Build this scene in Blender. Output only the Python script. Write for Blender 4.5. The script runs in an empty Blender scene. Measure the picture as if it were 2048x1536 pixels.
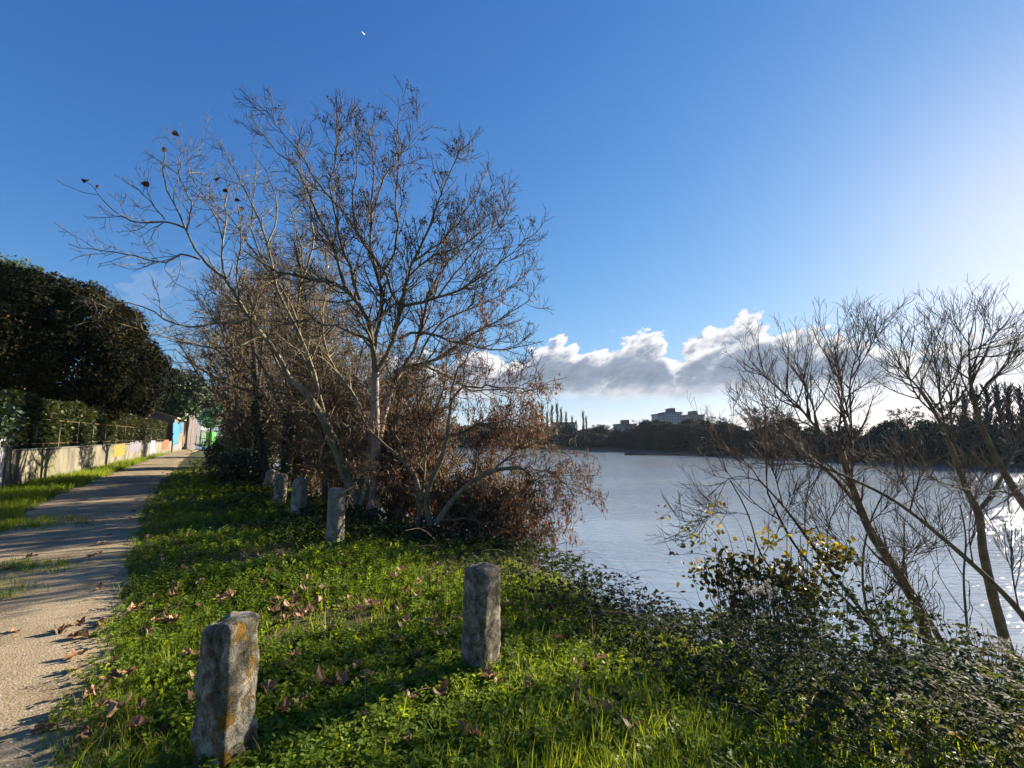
import bpy, math, random
import numpy as np
from mathutils import Vector, Matrix

rng = np.random.default_rng(7)
random.seed(7)
scene = bpy.context.scene
COL = scene.collection
R = math.radians

# ------------------------------------------------------------------ camera model
F = 960.0                      # focal length in pixels of the 2048 wide photograph
PITCH = math.atan(106 / F)     # the camera looks up a little
EYE = 1.6
CP, SP = math.cos(PITCH), math.sin(PITCH)
WATER_Z = -3.0


def ray(px, py):
    u = (px - 1024) / F
    v = (768 - py) / F
    return np.array([u, CP - v * SP, SP + v * CP])


def at(px, py, Y):
    d = ray(px, py)
    return np.array([0, 0, EYE]) + d * (Y / d[1])


def gnd(px, py, z=0.0):
    d = ray(px, py)
    return np.array([0, 0, EYE]) + d * ((z - EYE) / d[2])


SUN_AZ, SUN_EL = R(52), R(18.5)
SUN = np.array([math.sin(SUN_AZ) * math.cos(SUN_EL), math.cos(SUN_AZ) * math.cos(SUN_EL), math.sin(SUN_EL)])


# ------------------------------------------------------------------ linking and tagging
def tag(o, label=None, cat=None, group=None, kind=None):
    if label:
        o['label'] = label
    if cat:
        o['category'] = cat
    if group:
        o['group'] = group
    if kind:
        o['kind'] = kind
    return o


def empty(name, loc, label=None, cat=None, group=None):
    o = bpy.data.objects.new(name, None)
    o.empty_display_size = 0.2
    o.location = [float(c) for c in loc]
    COL.objects.link(o)
    return tag(o, label, cat, group)


def mesh_obj(name, V, faces, mat=None, parent=None, smooth=False, attrs=None, mats=None, mat_idx=None):
    """V (N,3) in world space, faces: (M,k) int array or list of arrays of different k."""
    me = bpy.data.meshes.new(name)
    V = np.asarray(V, dtype=np.float32)
    if isinstance(faces, np.ndarray):
        faces = [faces]
    faces = [np.asarray(f, dtype=np.int32) for f in faces if len(f)]
    if parent is not None:
        V = V - np.array(world_loc(parent), dtype=np.float32)
    me.vertices.add(len(V))
    me.vertices.foreach_set('co', V.ravel())
    nl = sum(f.size for f in faces)
    npoly = sum(len(f) for f in faces)
    me.loops.add(nl)
    me.loops.foreach_set('vertex_index', np.concatenate([f.ravel() for f in faces]))
    me.polygons.add(npoly)
    starts, tot, s = [], [], 0
    for f in faces:
        k = f.shape[1]
        starts.append(s + np.arange(len(f)) * k)
        tot.append(np.full(len(f), k))
        s += f.size
    me.polygons.foreach_set('loop_start', np.concatenate(starts).astype(np.int32))
    try:
        me.polygons.foreach_set('loop_total', np.concatenate(tot).astype(np.int32))
    except Exception:
        pass
    if mat_idx is not None:
        me.polygons.foreach_set('material_index', np.asarray(mat_idx, dtype=np.int32))
    me.polygons.foreach_set('use_smooth', np.full(npoly, bool(smooth)))
    me.update(calc_edges=True)
    if attrs:
        for an, av in attrs.items():
            a = me.attributes.new(an, 'FLOAT', 'POINT')
            a.data.foreach_set('value', np.asarray(av, dtype=np.float32))
    for m in (mats or ([mat] if mat else [])):
        me.materials.append(m)
    o = bpy.data.objects.new(name, me)
    COL.objects.link(o)
    if parent is not None:
        o.parent = parent
    return o


def world_loc(o):
    p = Vector((0, 0, 0))
    while o is not None:
        p = p + o.location
        o = o.parent
    return p


def norm(a):
    return a / np.maximum(np.linalg.norm(a, axis=-1, keepdims=True), 1e-9)


def wob(x, y, f, seed=0, n=6):
    """smooth pseudo noise about -1..1"""
    g = np.random.default_rng(1000 + seed)
    s = 0
    for i in range(n):
        a = g.uniform(0, 2 * np.pi)
        k = f * g.uniform(0.5, 1.8)
        s = s + np.sin((np.cos(a) * x + np.sin(a) * y) * k + g.uniform(0, 6.28))
    return s / n * 1.6


def wob3(p, f, seed=0, n=7):
    g = np.random.default_rng(3000 + seed)
    s = 0
    for i in range(n):
        d = norm(g.normal(size=3))
        k = f * g.uniform(0.5, 1.9)
        s = s + np.sin((p @ d) * k + g.uniform(0, 6.28))
    return s / n * 1.6


def scatter_mesh(templates, loc, mats, tint, which=None):
    """templates: list of (V,F tris, extra or None); loc (N,3), mats (N,3,3), tint (N,)."""
    Vs, Fs, Ts, off = [], [], [], 0
    if which is None:
        which = rng.integers(0, len(templates), len(loc))
    for ti, (tv, tf) in enumerate(templates):
        m = which == ti
        n = int(m.sum())
        if n == 0:
            continue
        v = np.einsum('nij,kj->nki', mats[m], tv) + loc[m][:, None, :]
        k = len(tv)
        f = tf[None] + (np.arange(n) * k)[:, None, None] + off
        Vs.append(v.reshape(-1, 3))
        Fs.append(f.reshape(-1, tf.shape[1]))
        jit = rng.normal(0, 0.05, (n, k // 4 + 1))
        t = np.clip(tint[m][:, None] + np.repeat(jit, 4, axis=1)[:, :k], 0, 1)
        Ts.append(t.ravel())
        off += n * k
    return np.concatenate(Vs), np.concatenate(Fs), np.concatenate(Ts)


def rot_mats(yaw, tilt, tiltdir, scale):
    """scale * Rz(tiltdir) Ry(tilt) Rz(-tiltdir) Rz(yaw)"""
    def rz(a):
        c, s = np.cos(a), np.sin(a)
        z, o = np.zeros_like(a), np.ones_like(a)
        return np.stack([np.stack([c, -s, z], -1), np.stack([s, c, z], -1), np.stack([z, z, o], -1)], -2)

    def ry(a):
        c, s = np.cos(a), np.sin(a)
        z, o = np.zeros_like(a), np.ones_like(a)
        return np.stack([np.stack([c, z, s], -1), np.stack([z, o, z], -1), np.stack([-s, z, c], -1)], -2)
    M = rz(tiltdir) @ ry(tilt) @ rz(yaw - tiltdir)
    if np.ndim(scale) == 1:
        scale = scale[:, None, None]
    return M * scale


# ------------------------------------------------------------------ materials
def new_mat(name):
    m = bpy.data.materials.new(name)
    m.use_nodes = True
    nt = m.node_tree
    nt.nodes.clear()
    out = nt.nodes.new('ShaderNodeOutputMaterial')
    return m, nt, out


def N(nt, typ, **kw):
    n = nt.nodes.new(typ)
    for k, v in kw.items():
        if k.startswith('i_'):
            key = k[2:]
            n.inputs[int(key) if key.isdigit() else key.replace('_', ' ')].default_value = v
        else:
            setattr(n, k, v)
    return n


def L(nt, a, ao, b, bi):
    nt.links.new(a.outputs[ao], b.inputs[bi])


def ramp(nt, stops, interp='LINEAR'):
    r = nt.nodes.new('ShaderNodeValToRGB')
    r.color_ramp.interpolation = interp
    e = r.color_ramp.elements
    while len(e) < len(stops):
        e.new(0.5)
    for i, (p, c) in enumerate(stops):
        e[i].position = p
        e[i].color = (*c, 1) if len(c) == 3 else c
    return r


def leaf_mat(name, stops, trans=0.35, rough=0.5, spec=0.3, tcol=(1.3, 1.25, 0.6)):
    m, nt, out = new_mat(name)
    at_ = N(nt, 'ShaderNodeAttribute', attribute_name='tint')
    r = ramp(nt, stops)
    L(nt, at_, 'Fac', r, 'Fac')
    p = N(nt, 'ShaderNodeBsdfPrincipled', i_Roughness=rough)
    p.inputs['Specular IOR Level'].default_value = spec
    L(nt, r, 'Color', p, 'Base Color')
    mul = N(nt, 'ShaderNodeMix', data_type='RGBA', blend_type='MULTIPLY')
    mul.inputs[0].default_value = 1.0
    mul.inputs[7].default_value = (*tcol, 1)
    mul.clamp_result = False
    L(nt, r, 'Color', mul, 6)
    t = N(nt, 'ShaderNodeBsdfTranslucent')
    nt.links.new(mul.outputs[2], t.inputs['Color'])
    mx = N(nt, 'ShaderNodeMixShader')
    mx.inputs[0].default_value = trans
    L(nt, p, 0, mx, 1)
    L(nt, t, 0, mx, 2)
    L(nt, mx, 0, out, 0)
    return m


def noise_mat(name, stops, scale=5.0, detail=6, rough=0.85, bump=0.3, bscale=None, spec=0.2, stretch=None, bdist=0.01):
    m, nt, out = new_mat(name)
    g = N(nt, 'ShaderNodeNewGeometry')
    mp = N(nt, 'ShaderNodeMapping')
    if stretch:
        mp.inputs['Scale'].default_value = stretch
    L(nt, g, 'Position', mp, 'Vector')
    n1 = N(nt, 'ShaderNodeTexNoise', i_Scale=scale, i_Detail=detail, i_Roughness=0.62)
    L(nt, mp, 0, n1, 'Vector')
    r = ramp(nt, stops)
    L(nt, n1, 0, r, 'Fac')
    p = N(nt, 'ShaderNodeBsdfPrincipled', i_Roughness=rough)
    p.inputs['Specular IOR Level'].default_value = spec
    L(nt, r, 'Color', p, 'Base Color')
    if bump:
        n2 = N(nt, 'ShaderNodeTexNoise', i_Scale=bscale or scale * 6, i_Detail=8, i_Roughness=0.7)
        L(nt, mp, 0, n2, 'Vector')
        b = N(nt, 'ShaderNodeBump', i_Strength=bump, i_Distance=bdist)
        L(nt, n2, 0, b, 'Height')
        L(nt, b, 0, p, 'Normal')
    L(nt, p, 0, out, 0)
    return m


# ------------------------------------------------------------------ banks and terrain
def farpt(px, d):
    return ((px - 1024) / F * d, d)


NEAR_BANK = np.array([(13, -24), (8.5, -8), (5.6, -1.5), (4.6, 0.9), (3.7, 2.3), (2.7, 3.5), (1.7, 4.3), (1.0, 5.3), (0.45, 6.7),
                      (-0.7, 8.1), (-2.3, 9.9), (-4.3, 12.2), (-7.2, 16), (-12, 22.5), (-20, 34), (-34, 55), (-78, 112), (-170, 215)], float)
FAR_SHORE = np.array([(140, -120), (100, -40), (86, 30), farpt(2048, 73), farpt(1850, 81), farpt(1700, 93), farpt(1580, 108), farpt(1450, 131),
                      farpt(1300, 160), farpt(1130, 193), farpt(1000, 212), farpt(850, 230), (-80, 262), (-170, 300)], float)


def resample(P, n):
    P = np.asarray(P, float)
    d = np.r_[0, np.cumsum(np.linalg.norm(np.diff(P, axis=0), axis=1))]
    t = np.linspace(0, d[-1], n)
    return np.stack([np.interp(t, d, P[:, i]) for i in range(P.shape[1])], 1)


def smooth_line(P, n, it=3):
    Q = np.asarray(P, float)
    for _ in range(it):
        a = Q[:-1] * 0.75 + Q[1:] * 0.25
        b = Q[:-1] * 0.25 + Q[1:] * 0.75
        Q = np.concatenate([Q[:1], np.stack([a, b], 1).reshape(-1, Q.shape[1]), Q[-1:]])
    return resample(Q, n) if n else Q


NEAR_S = smooth_line(NEAR_BANK, 0, 2)
FAR_S = smooth_line(FAR_SHORE, 0, 2)


def sdist(x, y, line, side=1):
    """signed distance to an open polyline; positive on its right (side=1) looking along it"""
    x = np.asarray(x, float)
    y = np.asarray(y, float)
    best = np.full(x.shape, 1e9)
    sg = np.zeros(x.shape)
    for a, b in zip(line[:-1], line[1:]):
        d = b - a
        l2 = d @ d
        t = np.clip(((x - a[0]) * d[0] + (y - a[1]) * d[1]) / l2, 0, 1)
        qx, qy = x - (a[0] + t * d[0]), y - (a[1] + t * d[1])
        dd = np.hypot(qx, qy)
        cr = d[0] * (y - a[1]) - d[1] * (x - a[0])
        m = dd < best - 1e-9
        best = np.where(m, dd, best)
        sg = np.where(m, -np.sign(cr), sg)
    return best * np.where(sg == 0, 1, sg) * side


def sstep(a, b, x):
    t = np.clip((x - a) / (b - a), 0, 1)
    return t * t * (3 - 2 * t)


def near_d(x, y):           # positive over the river
    return sdist(x, y, NEAR_S, 1)


def far_d(x, y):            # positive inland on the far side
    return sdist(x, y, FAR_S, 1)


def height(x, y):
    x = np.asarray(x, float)
    y = np.asarray(y, float)
    d = near_d(x, y)
    r = np.hypot(x, y)
    base = 0.025 * wob(x, y, 1.3, 1) * np.clip(1 - np.exp(-r / 3), 0, 1) + 0.012 * wob(x, y, 5, 2)
    wd = 4.4 + 4.6 * sstep(1.5, 5.0, x) * sstep(-3, 1, y)
    t = np.clip((d + 0.3) / (wd + 0.3), 0, 1)
    zn = base - 4.0 * t * t * (3 - 2 * t) - 0.15 * sstep(-2.2, 0.3, d)
    df = far_d(x, y)
    zf = -4.0 + 1.9 * sstep(-4, 3, df) + np.clip(df, 0, 400) * 0.012
    far = d > 12
    return np.where(far, np.maximum(zn, zf), zn)
# ------------------------------------------------------------------ branches and trees
def limb(pts, Y0, Y1, r0, r1, k=12, jit=0.0, zig=0.0):
    """polyline of photo pixels taken to depth Y0..Y1 -> (k,3) points and (k,) radii"""
    n = len(pts)
    d = np.r_[0, np.cumsum([math.hypot(pts[i + 1][0] - pts[i][0], pts[i + 1][1] - pts[i][1]) for i in range(n - 1)])]
    d = d / d[-1]
    P = np.array([at(p[0], p[1], Y0 + (Y1 - Y0) * t) for p, t in zip(pts, d)])
    P = smooth_line(P, k, 2)
    if zig:
        P[1:] += rng.normal(0, zig, (k - 1, 3))
    return P, np.linspace(r0, r1, k) if r1 < r0 else np.full(k, r0)


def grow(P, Rr, dens, length, ang, k=6, wig=0.12, up=0.05, ratio=0.6, rmin=0.004, t0=0.15, t1=1.0, fall=0.5, flat=None, maxn=None, base_up=0.0, rbase=None):
    """spawn child branches along parents P (N,k0,3) with radii Rr (N,k0)"""
    n0, k0 = P.shape[:2]
    Lp = np.linalg.norm(np.diff(P, axis=1), axis=2).sum(1)
    cnt = rng.poisson(dens * Lp * (t1 - t0))
    idx = np.repeat(np.arange(n0), cnt)
    if maxn and len(idx) > maxn:
        idx = rng.choice(idx, maxn, replace=False)
    M = len(idx)
    if M == 0:
        return np.zeros((0, k, 3)), np.zeros((0, k))
    t = rng.uniform(t0, t1, M)
    s = t * (k0 - 1)
    i = np.minimum(s.astype(int), k0 - 2)
    f = (s - i)[:, None]
    a, b = P[idx, i], P[idx, i + 1]
    pos = a * (1 - f) + b * f
    T = norm(b - a)
    rp = Rr[idx, i] * (1 - f[:, 0]) + Rr[idx, i + 1] * f[:, 0]
    q = rng.normal(size=(M, 3))
    if flat is not None:
        q = q * np.array(flat)
    q[:, 2] += base_up
    q = norm(q - (q * T).sum(1, keepdims=True) * T)
    al = np.radians(np.clip(rng.normal(ang[0], ang[1], M), 8, 110))[:, None]
    d = norm(np.cos(al) * T + np.sin(al) * q)
    Ln = length * rng.uniform(0.55, 1.25, M) * (1 - fall * t)
    r0 = np.maximum(rp * ratio * rng.uniform(0.7, 1.0, M), rmin)
    if rbase:
        r0 = np.minimum(r0, rbase)
    out = np.zeros((M, k, 3))
    out[:, 0] = pos
    step = (Ln / (k - 1))[:, None]
    for j in range(1, k):
        d = d + rng.normal(0, wig, (M, 3))
        d[:, 2] += up
        d = norm(d)
        out[:, j] = out[:, j - 1] + d * step
    tt = np.linspace(0, 1, k)[None]
    rad = r0[:, None] * (1 - tt) + np.maximum(rmin * 0.75, r0[:, None] * 0.25) * tt
    return out, rad


def tubes(batches, sides_of=None):
    """batches: list of (P (N,k,3), R (N,k), sides) -> V, [quads, tris?]"""
    Vs, Fs, Ts, off = [], [], [], 0
    for P, Rr, sides in batches:
        n, k = P.shape[:2]
        if n == 0:
            continue
        T = np.gradient(P, axis=1)
        T = norm(T)
        mean = norm(P[:, -1] - P[:, 0])
        ref = np.zeros((n, 3))
        ref[np.arange(n), np.argmin(np.abs(mean), axis=1)] = 1
        n1 = norm(np.cross(T, ref[:, None, :]))
        n2 = np.cross(T, n1)
        a = np.arange(sides) * 2 * np.pi / sides
        ring = (np.cos(a)[None, None, :, None] * n1[:, :, None, :] + np.sin(a)[None, None, :, None] * n2[:, :, None, :])
        V = P[:, :, None, :] + ring * Rr[:, :, None, None]
        V = V.reshape(-1, 3)
        q = []
        for s in range(sides):
            s2 = (s + 1) % sides
            for j in range(k - 1):
                q.append([j * sides + s, j * sides + s2, (j + 1) * sides + s2, (j + 1) * sides + s])
        q = np.array(q)
        Fq = (q[None] + (np.arange(n) * k * sides)[:, None, None]).reshape(-1, 4) + off
        Vs.append(V)
        Fs.append(Fq)
        off += len(V)
    return np.concatenate(Vs), np.concatenate(Fs)


def stack_limbs(limbs):
    return np.stack([l[0] for l in limbs]), np.stack([l[1] for l in limbs])


def knobbly(P, Rr, amt):
    return Rr * (1 + amt * rng.normal(size=Rr.shape))


def root(lm):
    """carry a stem on down along its own line until it is in the ground"""
    P, Rr = lm
    d = norm(P[0] - P[2])
    d[2] = min(d[2], -0.45)
    d = norm(d)
    p, add = P[0].copy(), []
    for _ in range(200):
        if p[2] < float(height(np.array(p[0]), np.array(p[1]))) - 0.12:
            break
        p = p + d * 0.06
        add.append(p)
    if not add:
        return lm
    add = np.array(add[::-1][::4] if len(add) > 6 else add[::-1])
    return np.concatenate([add, P]), np.concatenate([np.linspace(Rr[0] * 1.15, Rr[0], len(add)), Rr])


def trunk_mesh(limbs, sides=12, k=40, rough=0.08, flare=0.35):
    """thick limbs with an uneven surface"""
    Vs, Fs, off = [], [], 0
    for li, (P, Rr) in enumerate(limbs):
        free = all(np.linalg.norm(resample(o_[0], 60) - P[0], axis=1).min() > 0.22 for o_ in limbs[:li] + limbs[li + 1:])
        if Rr[0] > 0.015 and P[0, 2] < 0.6 and (free or li == 0):
            P, Rr = root((P, Rr))
        Q = smooth_line(P, k, 1)
        rr = np.interp(np.linspace(0, 1, k), np.linspace(0, 1, len(Rr)), Rr)
        if flare and li == 0 or flare and len(limbs) > 1 and Rr[0] > 0.05:
            rr = rr * (1 + flare * np.exp(-np.arange(k) / 2.2))
        V, Fq = tubes([(Q[None], rr[None], sides)])
        c = np.repeat(Q, sides, axis=0)
        nrm = norm(V - c)
        V = V + nrm * (rough * wob3(V, 14, 5 + li) * np.repeat(rr, sides))[:, None]
        Vs.append(V)
        Fs.append(Fq + off)
        off += len(V)
    return np.concatenate(Vs), np.concatenate(Fs)


# hanging winged seed: thin blade, about one unit long, hanging down -z
KEY_T = (np.array([[0, 0, 0], [0.12, 0.02, -0.45], [0, 0.03, -1.0], [-0.12, -0.02, -0.5]], float),
         np.array([[0, 1, 2], [0, 2, 3]]))


KEY_W = (KEY_T[0] * [2.6, 2.6, 1], KEY_T[1])


def seed_clusters(centres, per, size, spread, templ=None):
    n = len(centres)
    m = n * per
    loc = np.repeat(centres, per, axis=0) + rng.normal(0, 1, (m, 3)) * (np.array(spread) if np.ndim(spread) else spread * np.array([1, 1, 1.3]))
    M = rot_mats(rng.uniform(0, 6.28, m), np.abs(rng.normal(0, 0.45, m)), rng.uniform(0, 6.28, m), rng.uniform(0.6, 1.25, m) * size)
    # vary only outer shape with a random stretch
    return scatter_mesh([templ or KEY_T], loc, M, rng.uniform(0, 1, m))


def tips(P, frac, lo=0.5):
    """random points on the outer half of branches"""
    n, k = P.shape[:2]
    sel = np.nonzero(rng.random(n) < frac)[0]
    s = rng.uniform(lo, 1, len(sel)) * (k - 1)
    i = np.minimum(s.astype(int), k - 2)
    f = (s - i)[:, None]
    return P[sel, i] * (1 - f) + P[sel, i + 1] * f


# leaf templates (unit length along +y from the stalk, facing +z)
def leaf_template(outline, fold=0.12, droop=0.15):
    """outline: list of (x,y) for the right side from base to tip; mirrored; a fan of triangles about the midrib"""
    pts = [(0, 0)] + outline + [(0, 1)] + [(-x, y) for x, y in outline[::-1]]
    V = [(x, y, abs(x) * fold - droop * y * y) for x, y in pts]
    V.append((0, 0.45, -droop * 0.2))
    c = len(V) - 1
    Fc = [(i, (i + 1) % c, c) for i in range(c)]
    return np.array(V, float), np.array(Fc)


OVAL = leaf_template([(0.28, 0.25), (0.33, 0.6)], 0.3, 0.15)
ROUND = leaf_template([(0.34, 0.2), (0.46, 0.55), (0.28, 0.9)], 0.25, 0.1)
SERR = leaf_template([(0.26, 0.12), (0.36, 0.35), (0.26, 0.68)], 0.28, 0.25)
DIAMOND = (np.array([[0, 0, 0], [0.3, 0.45, 0.08], [0, 1, -0.1], [-0.3, 0.5, 0.06]], float), np.array([[0, 1, 2], [0, 2, 3]]))


def compose(base, items):
    """items: list of (template, Matrix3 scale-rotation (3,3), offset) -> one template"""
    Vs, Fs, off = [], [], 0
    for (tv, tf), m, o in items:
        Vs.append(tv @ np.asarray(m).T + o)
        Fs.append(tf + off)
        off += len(tv)
    return np.concatenate(Vs), np.concatenate(Fs)


def rm(yaw, tilt, tdir, s):
    return rot_mats(np.array([yaw]), np.array([tilt]), np.array([tdir]), np.array([s]))[0]


def sprig(leaf, n, h, size, lean=0.4):
    """small weed: a leaning stem with leaves up it"""
    g = rng
    it = []
    ld = g.uniform(0, 6.28)
    top = np.array([math.cos(ld) * lean * h, math.sin(ld) * lean * h, h])
    w = 0.0022
    stem = (np.array([[-w, 0, 0], [w, 0, 0], top, top * 0.5 + [0, w, 0]], float), np.array([[0, 1, 2], [0, 3, 2]]))
    it.append((stem, np.eye(3), np.zeros(3)))
    for i in range(n):
        t = 0.15 + 0.85 * (i + 1) / n
        yaw = i * 2.4 + g.normal(0, 0.3)
        d = np.array([-math.sin(yaw), math.cos(yaw)])
        # tilt: leaf rises towards its tip by rotating about its own x axis
        m = rm(0, 0, 0, 1)
        a = g.uniform(-0.1, 0.7)
        rx = np.array([[1, 0, 0], [0, math.cos(a), -math.sin(a)], [0, math.sin(a), math.cos(a)]])
        rz = np.array([[math.cos(yaw), -math.sin(yaw), 0], [math.sin(yaw), math.cos(yaw), 0], [0, 0, 1]])
        it.append((leaf, rz @ rx * size * g.uniform(0.65, 1.2) * (1.15 - 0.45 * t), top * t + np.array([*(d * 0.004), 0])))
    return compose(None, it)


def blade(h, w, bend, segs=3):
    V, t = [], np.linspace(0, 1, segs + 1)
    for i, a in enumerate(t[:-1]):
        ww = w * (1 - 0.6 * a)
        V += [(-ww, bend * a * a, h * (a - 0.25 * abs(bend) / h * a * a)), (ww, bend * a * a, h * (a - 0.25 * abs(bend) / h * a * a))]
    V.append((0, bend, h * (1 - 0.25 * abs(bend) / h)))
    Fc = []
    for i in range(segs - 1):
        b = 2 * i
        Fc += [(b, b + 1, b + 3), (b, b + 3, b + 2)]
    b = 2 * (segs - 1)
    Fc.append((b, b + 1, b + 2))
    return np.array(V, float), np.array(Fc)


def tuft(n, h, w, spread):
    it = []
    for i in range(n):
        b = blade(h * rng.uniform(0.5, 1.15), w * rng.uniform(0.7, 1.2), h * rng.uniform(0.1, 0.75))
        yaw = rng.uniform(0, 6.28)
        rz = np.array([[math.cos(yaw), -math.sin(yaw), 0], [math.sin(yaw), math.cos(yaw), 0], [0, 0, 1]])
        it.append((b, rz, np.array([*rng.normal(0, spread, 2), 0])))
    return compose(None, it)


def trifoliate(leaf, size, stalk=0.5):
    it = []
    w = 0.02
    st = (np.array([[-w, 0, 0], [w, 0, 0], [0, stalk, 0.05]], float), np.array([[0, 1, 2]]))
    it.append((st, np.eye(3), np.zeros(3)))
    for a, s in ((0, 1.0), (1.15, 0.82), (-1.15, 0.82)):
        rz = np.array([[math.cos(a), -math.sin(a), 0], [math.sin(a), math.cos(a), 0], [0, 0, 1]])
        it.append((leaf, rz * s, np.array([0, stalk, 0.05])))
    V, Fc = compose(None, it)
    return V * size, Fc
# ------------------------------------------------------------------ world, sun, camera
def build_world():
    w = bpy.data.worlds.new('World')
    scene.world = w
    w.use_nodes = True
    nt = w.node_tree
    nt.nodes.clear()
    out = nt.nodes.new('ShaderNodeOutputWorld')
    sky = N(nt, 'ShaderNodeTexSky', sky_type='NISHITA', sun_disc=False)
    sky.sun_elevation = SUN_EL
    sky.sun_rotation = SUN_AZ
    sky.altitude = 100
    sky.air_density = 1.0
    sky.dust_density = DUST
    sky.ozone_density = 3.0
    tc = N(nt, 'ShaderNodeTexCoord')
    sep = N(nt, 'ShaderNodeSeparateXYZ')
    L(nt, tc, 'Generated', sep, 0)

    def M(op, a, b=None, clamp=False):
        n = N(nt, 'ShaderNodeMath', operation=op, use_clamp=clamp)
        for i, v in enumerate((a, b)):
            if v is None:
                continue
            if isinstance(v, (int, float)):
                n.inputs[i].default_value = v
            else:
                nt.links.new(v, n.inputs[i])
        return n.outputs[0]
    az = M('ARCTAN2', sep.outputs[0], sep.outputs[1])
    el = M('ARCSINE', sep.outputs[2])
    comb = N(nt, 'ShaderNodeCombineXYZ')
    # cumulus lean to the right as they rise
    nt.links.new(M('SUBTRACT', az, M('MULTIPLY', el, 0.7)), comb.inputs[0])
    nt.links.new(M('MULTIPLY', el, 1.5), comb.inputs[1])

    def nz(scale, det, rough, off, dist=0.0):
        mp = N(nt, 'ShaderNodeMapping')
        mp.inputs['Location'].default_value = off
        L(nt, comb, 0, mp, 0)
        n = N(nt, 'ShaderNodeTexNoise', i_Scale=scale, i_Detail=det, i_Roughness=rough, i_Distortion=dist)
        L(nt, mp, 0, n, 'Vector')
        return n.outputs[0]

    # cloud tops as elevation over azimuth
    tops = [(0, 520), (60, 540), (110, 575), (200, 590), (270, 560), (340, 510), (430, 490), (520, 540), (600, 630), (700, 690),
            (850, 720), (960, 700), (1050, 690), (1100, 672), (1180, 688), (1240, 680), (1295, 655), (1325, 658), (1345, 692), (1390, 674),
            (1440, 650), (1490, 624), (1520, 632), (1545, 655), (1610, 645), (1640, 672), (1700, 660), (1800, 690), (1880, 680), (1960, 665), (2048, 655), (2300, 650)]

    def azel(px, py):
        d = ray(px, py)
        d = d / np.linalg.norm(d)
        return math.atan2(d[0], d[1]), math.asin(d[2])
    fc = N(nt, 'ShaderNodeFloatCurve')
    cv = fc.mapping.curves[0]
    A0, A1, EM = -1.2, 1.2, 0.5
    pts = [((a - A0) / (A1 - A0), e / EM) for a, e in (azel(*t) for t in tops)]
    cv.points[0].location = (0, pts[0][1])
    cv.points[1].location = (1, pts[-1][1])
    for p in pts:
        cv.points.new(*p)
    for p in cv.points:
        p.handle_type = 'VECTOR'
    fc.mapping.update()
    nt.links.new(M('MULTIPLY', M('SUBTRACT', az, A0), 1 / (A1 - A0)), fc.inputs['Value'])
    top = M('MULTIPLY', fc.outputs[0], EM)
    def smooth(v, a, b):
        mr = N(nt, 'ShaderNodeMapRange', interpolation_type='SMOOTHSTEP')
        mr.inputs[1].default_value = a
        mr.inputs[2].default_value = b
        nt.links.new(v, mr.inputs[0])
        return mr.outputs[0]

    # ragged warp shared by all the billows
    warp = N(nt, 'ShaderNodeTexNoise', i_Scale=22, i_Detail=7, i_Roughness=0.62)
    L(nt, comb, 0, warp, 'Vector')
    wc = N(nt, 'ShaderNodeVectorMath', operation='MULTIPLY_ADD')
    wc.inputs[1].default_value = (.035, .035, 0)
    wc.inputs[2].default_value = (-.0175, -.0175, 0)
    L(nt, warp, 'Color', wc, 0)
    base_v = N(nt, 'ShaderNodeVectorMath', operation='ADD')
    L(nt, comb, 0, base_v, 0)
    L(nt, wc, 0, base_v, 1)

    def billows(off):
        """round puffs of three sizes, seen at an offset (radians) from the view direction"""
        mp = N(nt, 'ShaderNodeMapping')
        mp.inputs['Location'].default_value = off
        L(nt, base_v, 0, mp, 0)
        tot = None
        for sc, am in ((11, .055), (25, .048), (58, .024), (130, .011)):
            v = N(nt, 'ShaderNodeTexVoronoi', feature='SMOOTH_F1', voronoi_dimensions='2D', i_Scale=sc)
            v.inputs['Smoothness'].default_value = .35
            L(nt, mp, 0, v, 'Vector')
            t_ = M('MULTIPLY', M('SUBTRACT', .42, v.outputs['Distance']), am)
            tot = t_ if tot is None else M('ADD', tot, t_)
        return tot
    puff = billows((0, 0, 0))
    DS = .014
    puff_s = billows((DS * .75, DS * 1.0, 0))
    depth = M('ADD', M('SUBTRACT', top, el), puff)            # radians under the ragged top edge
    dens = smooth(depth, 0.004, 0.017)
    n3 = nz(5, 8, 0.6, (7, 2, 1), 0.2)
    base = smooth(M('ADD', el, M('MULTIPLY', M('SUBTRACT', n3, 0.5), 0.05)), 0.066, 0.098)
    # thin wisps on the left third of the sky
    leftf = smooth(az, -0.45, -0.1)
    dens = M('MULTIPLY', M('MULTIPLY', dens, base), M('ADD', 0.10, M('MULTIPLY', leftf, 0.90)))
    # light and shade inside the cloud bank: bright tops, grey bellies, soft billows
    n4 = nz(8, 9, 0.6, (0.4, 0.2, 5), 0.2)
    facing = M('MULTIPLY', M('SUBTRACT', puff, puff_s), 20.0)
    belly = smooth(M('ADD', depth, M('MULTIPLY', M('SUBTRACT', n4, 0.5), 0.10)), 0.015, 0.075)
    facing = M('MULTIPLY', facing, M('SUBTRACT', 1.0, M('MULTIPLY', belly, 0.8)))
    lit = M('SUBTRACT', M('ADD', 0.88, facing), M('MULTIPLY', belly, 0.74))
    under = M('SUBTRACT', 1.0, smooth(el, 0.075, 0.125))      # the thin hazy bottom edge is pale again
    lit = M('ADD', lit, M('MULTIPLY', under, 0.42))
    cr = ramp(nt, [(0.0, (.23, .285, .38)), (0.3, (.36, .42, .52)), (0.58, (.72, .74, .78)), (0.82, (.98, .97, .96))])
    nt.links.new(lit, cr.inputs[0])
    cl = N(nt, 'ShaderNodeMix', data_type='RGBA', blend_type='MULTIPLY')
    cl.inputs[0].default_value = 1
    cl.clamp_result = False
    L(nt, cr, 'Color', cl, 6)
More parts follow.
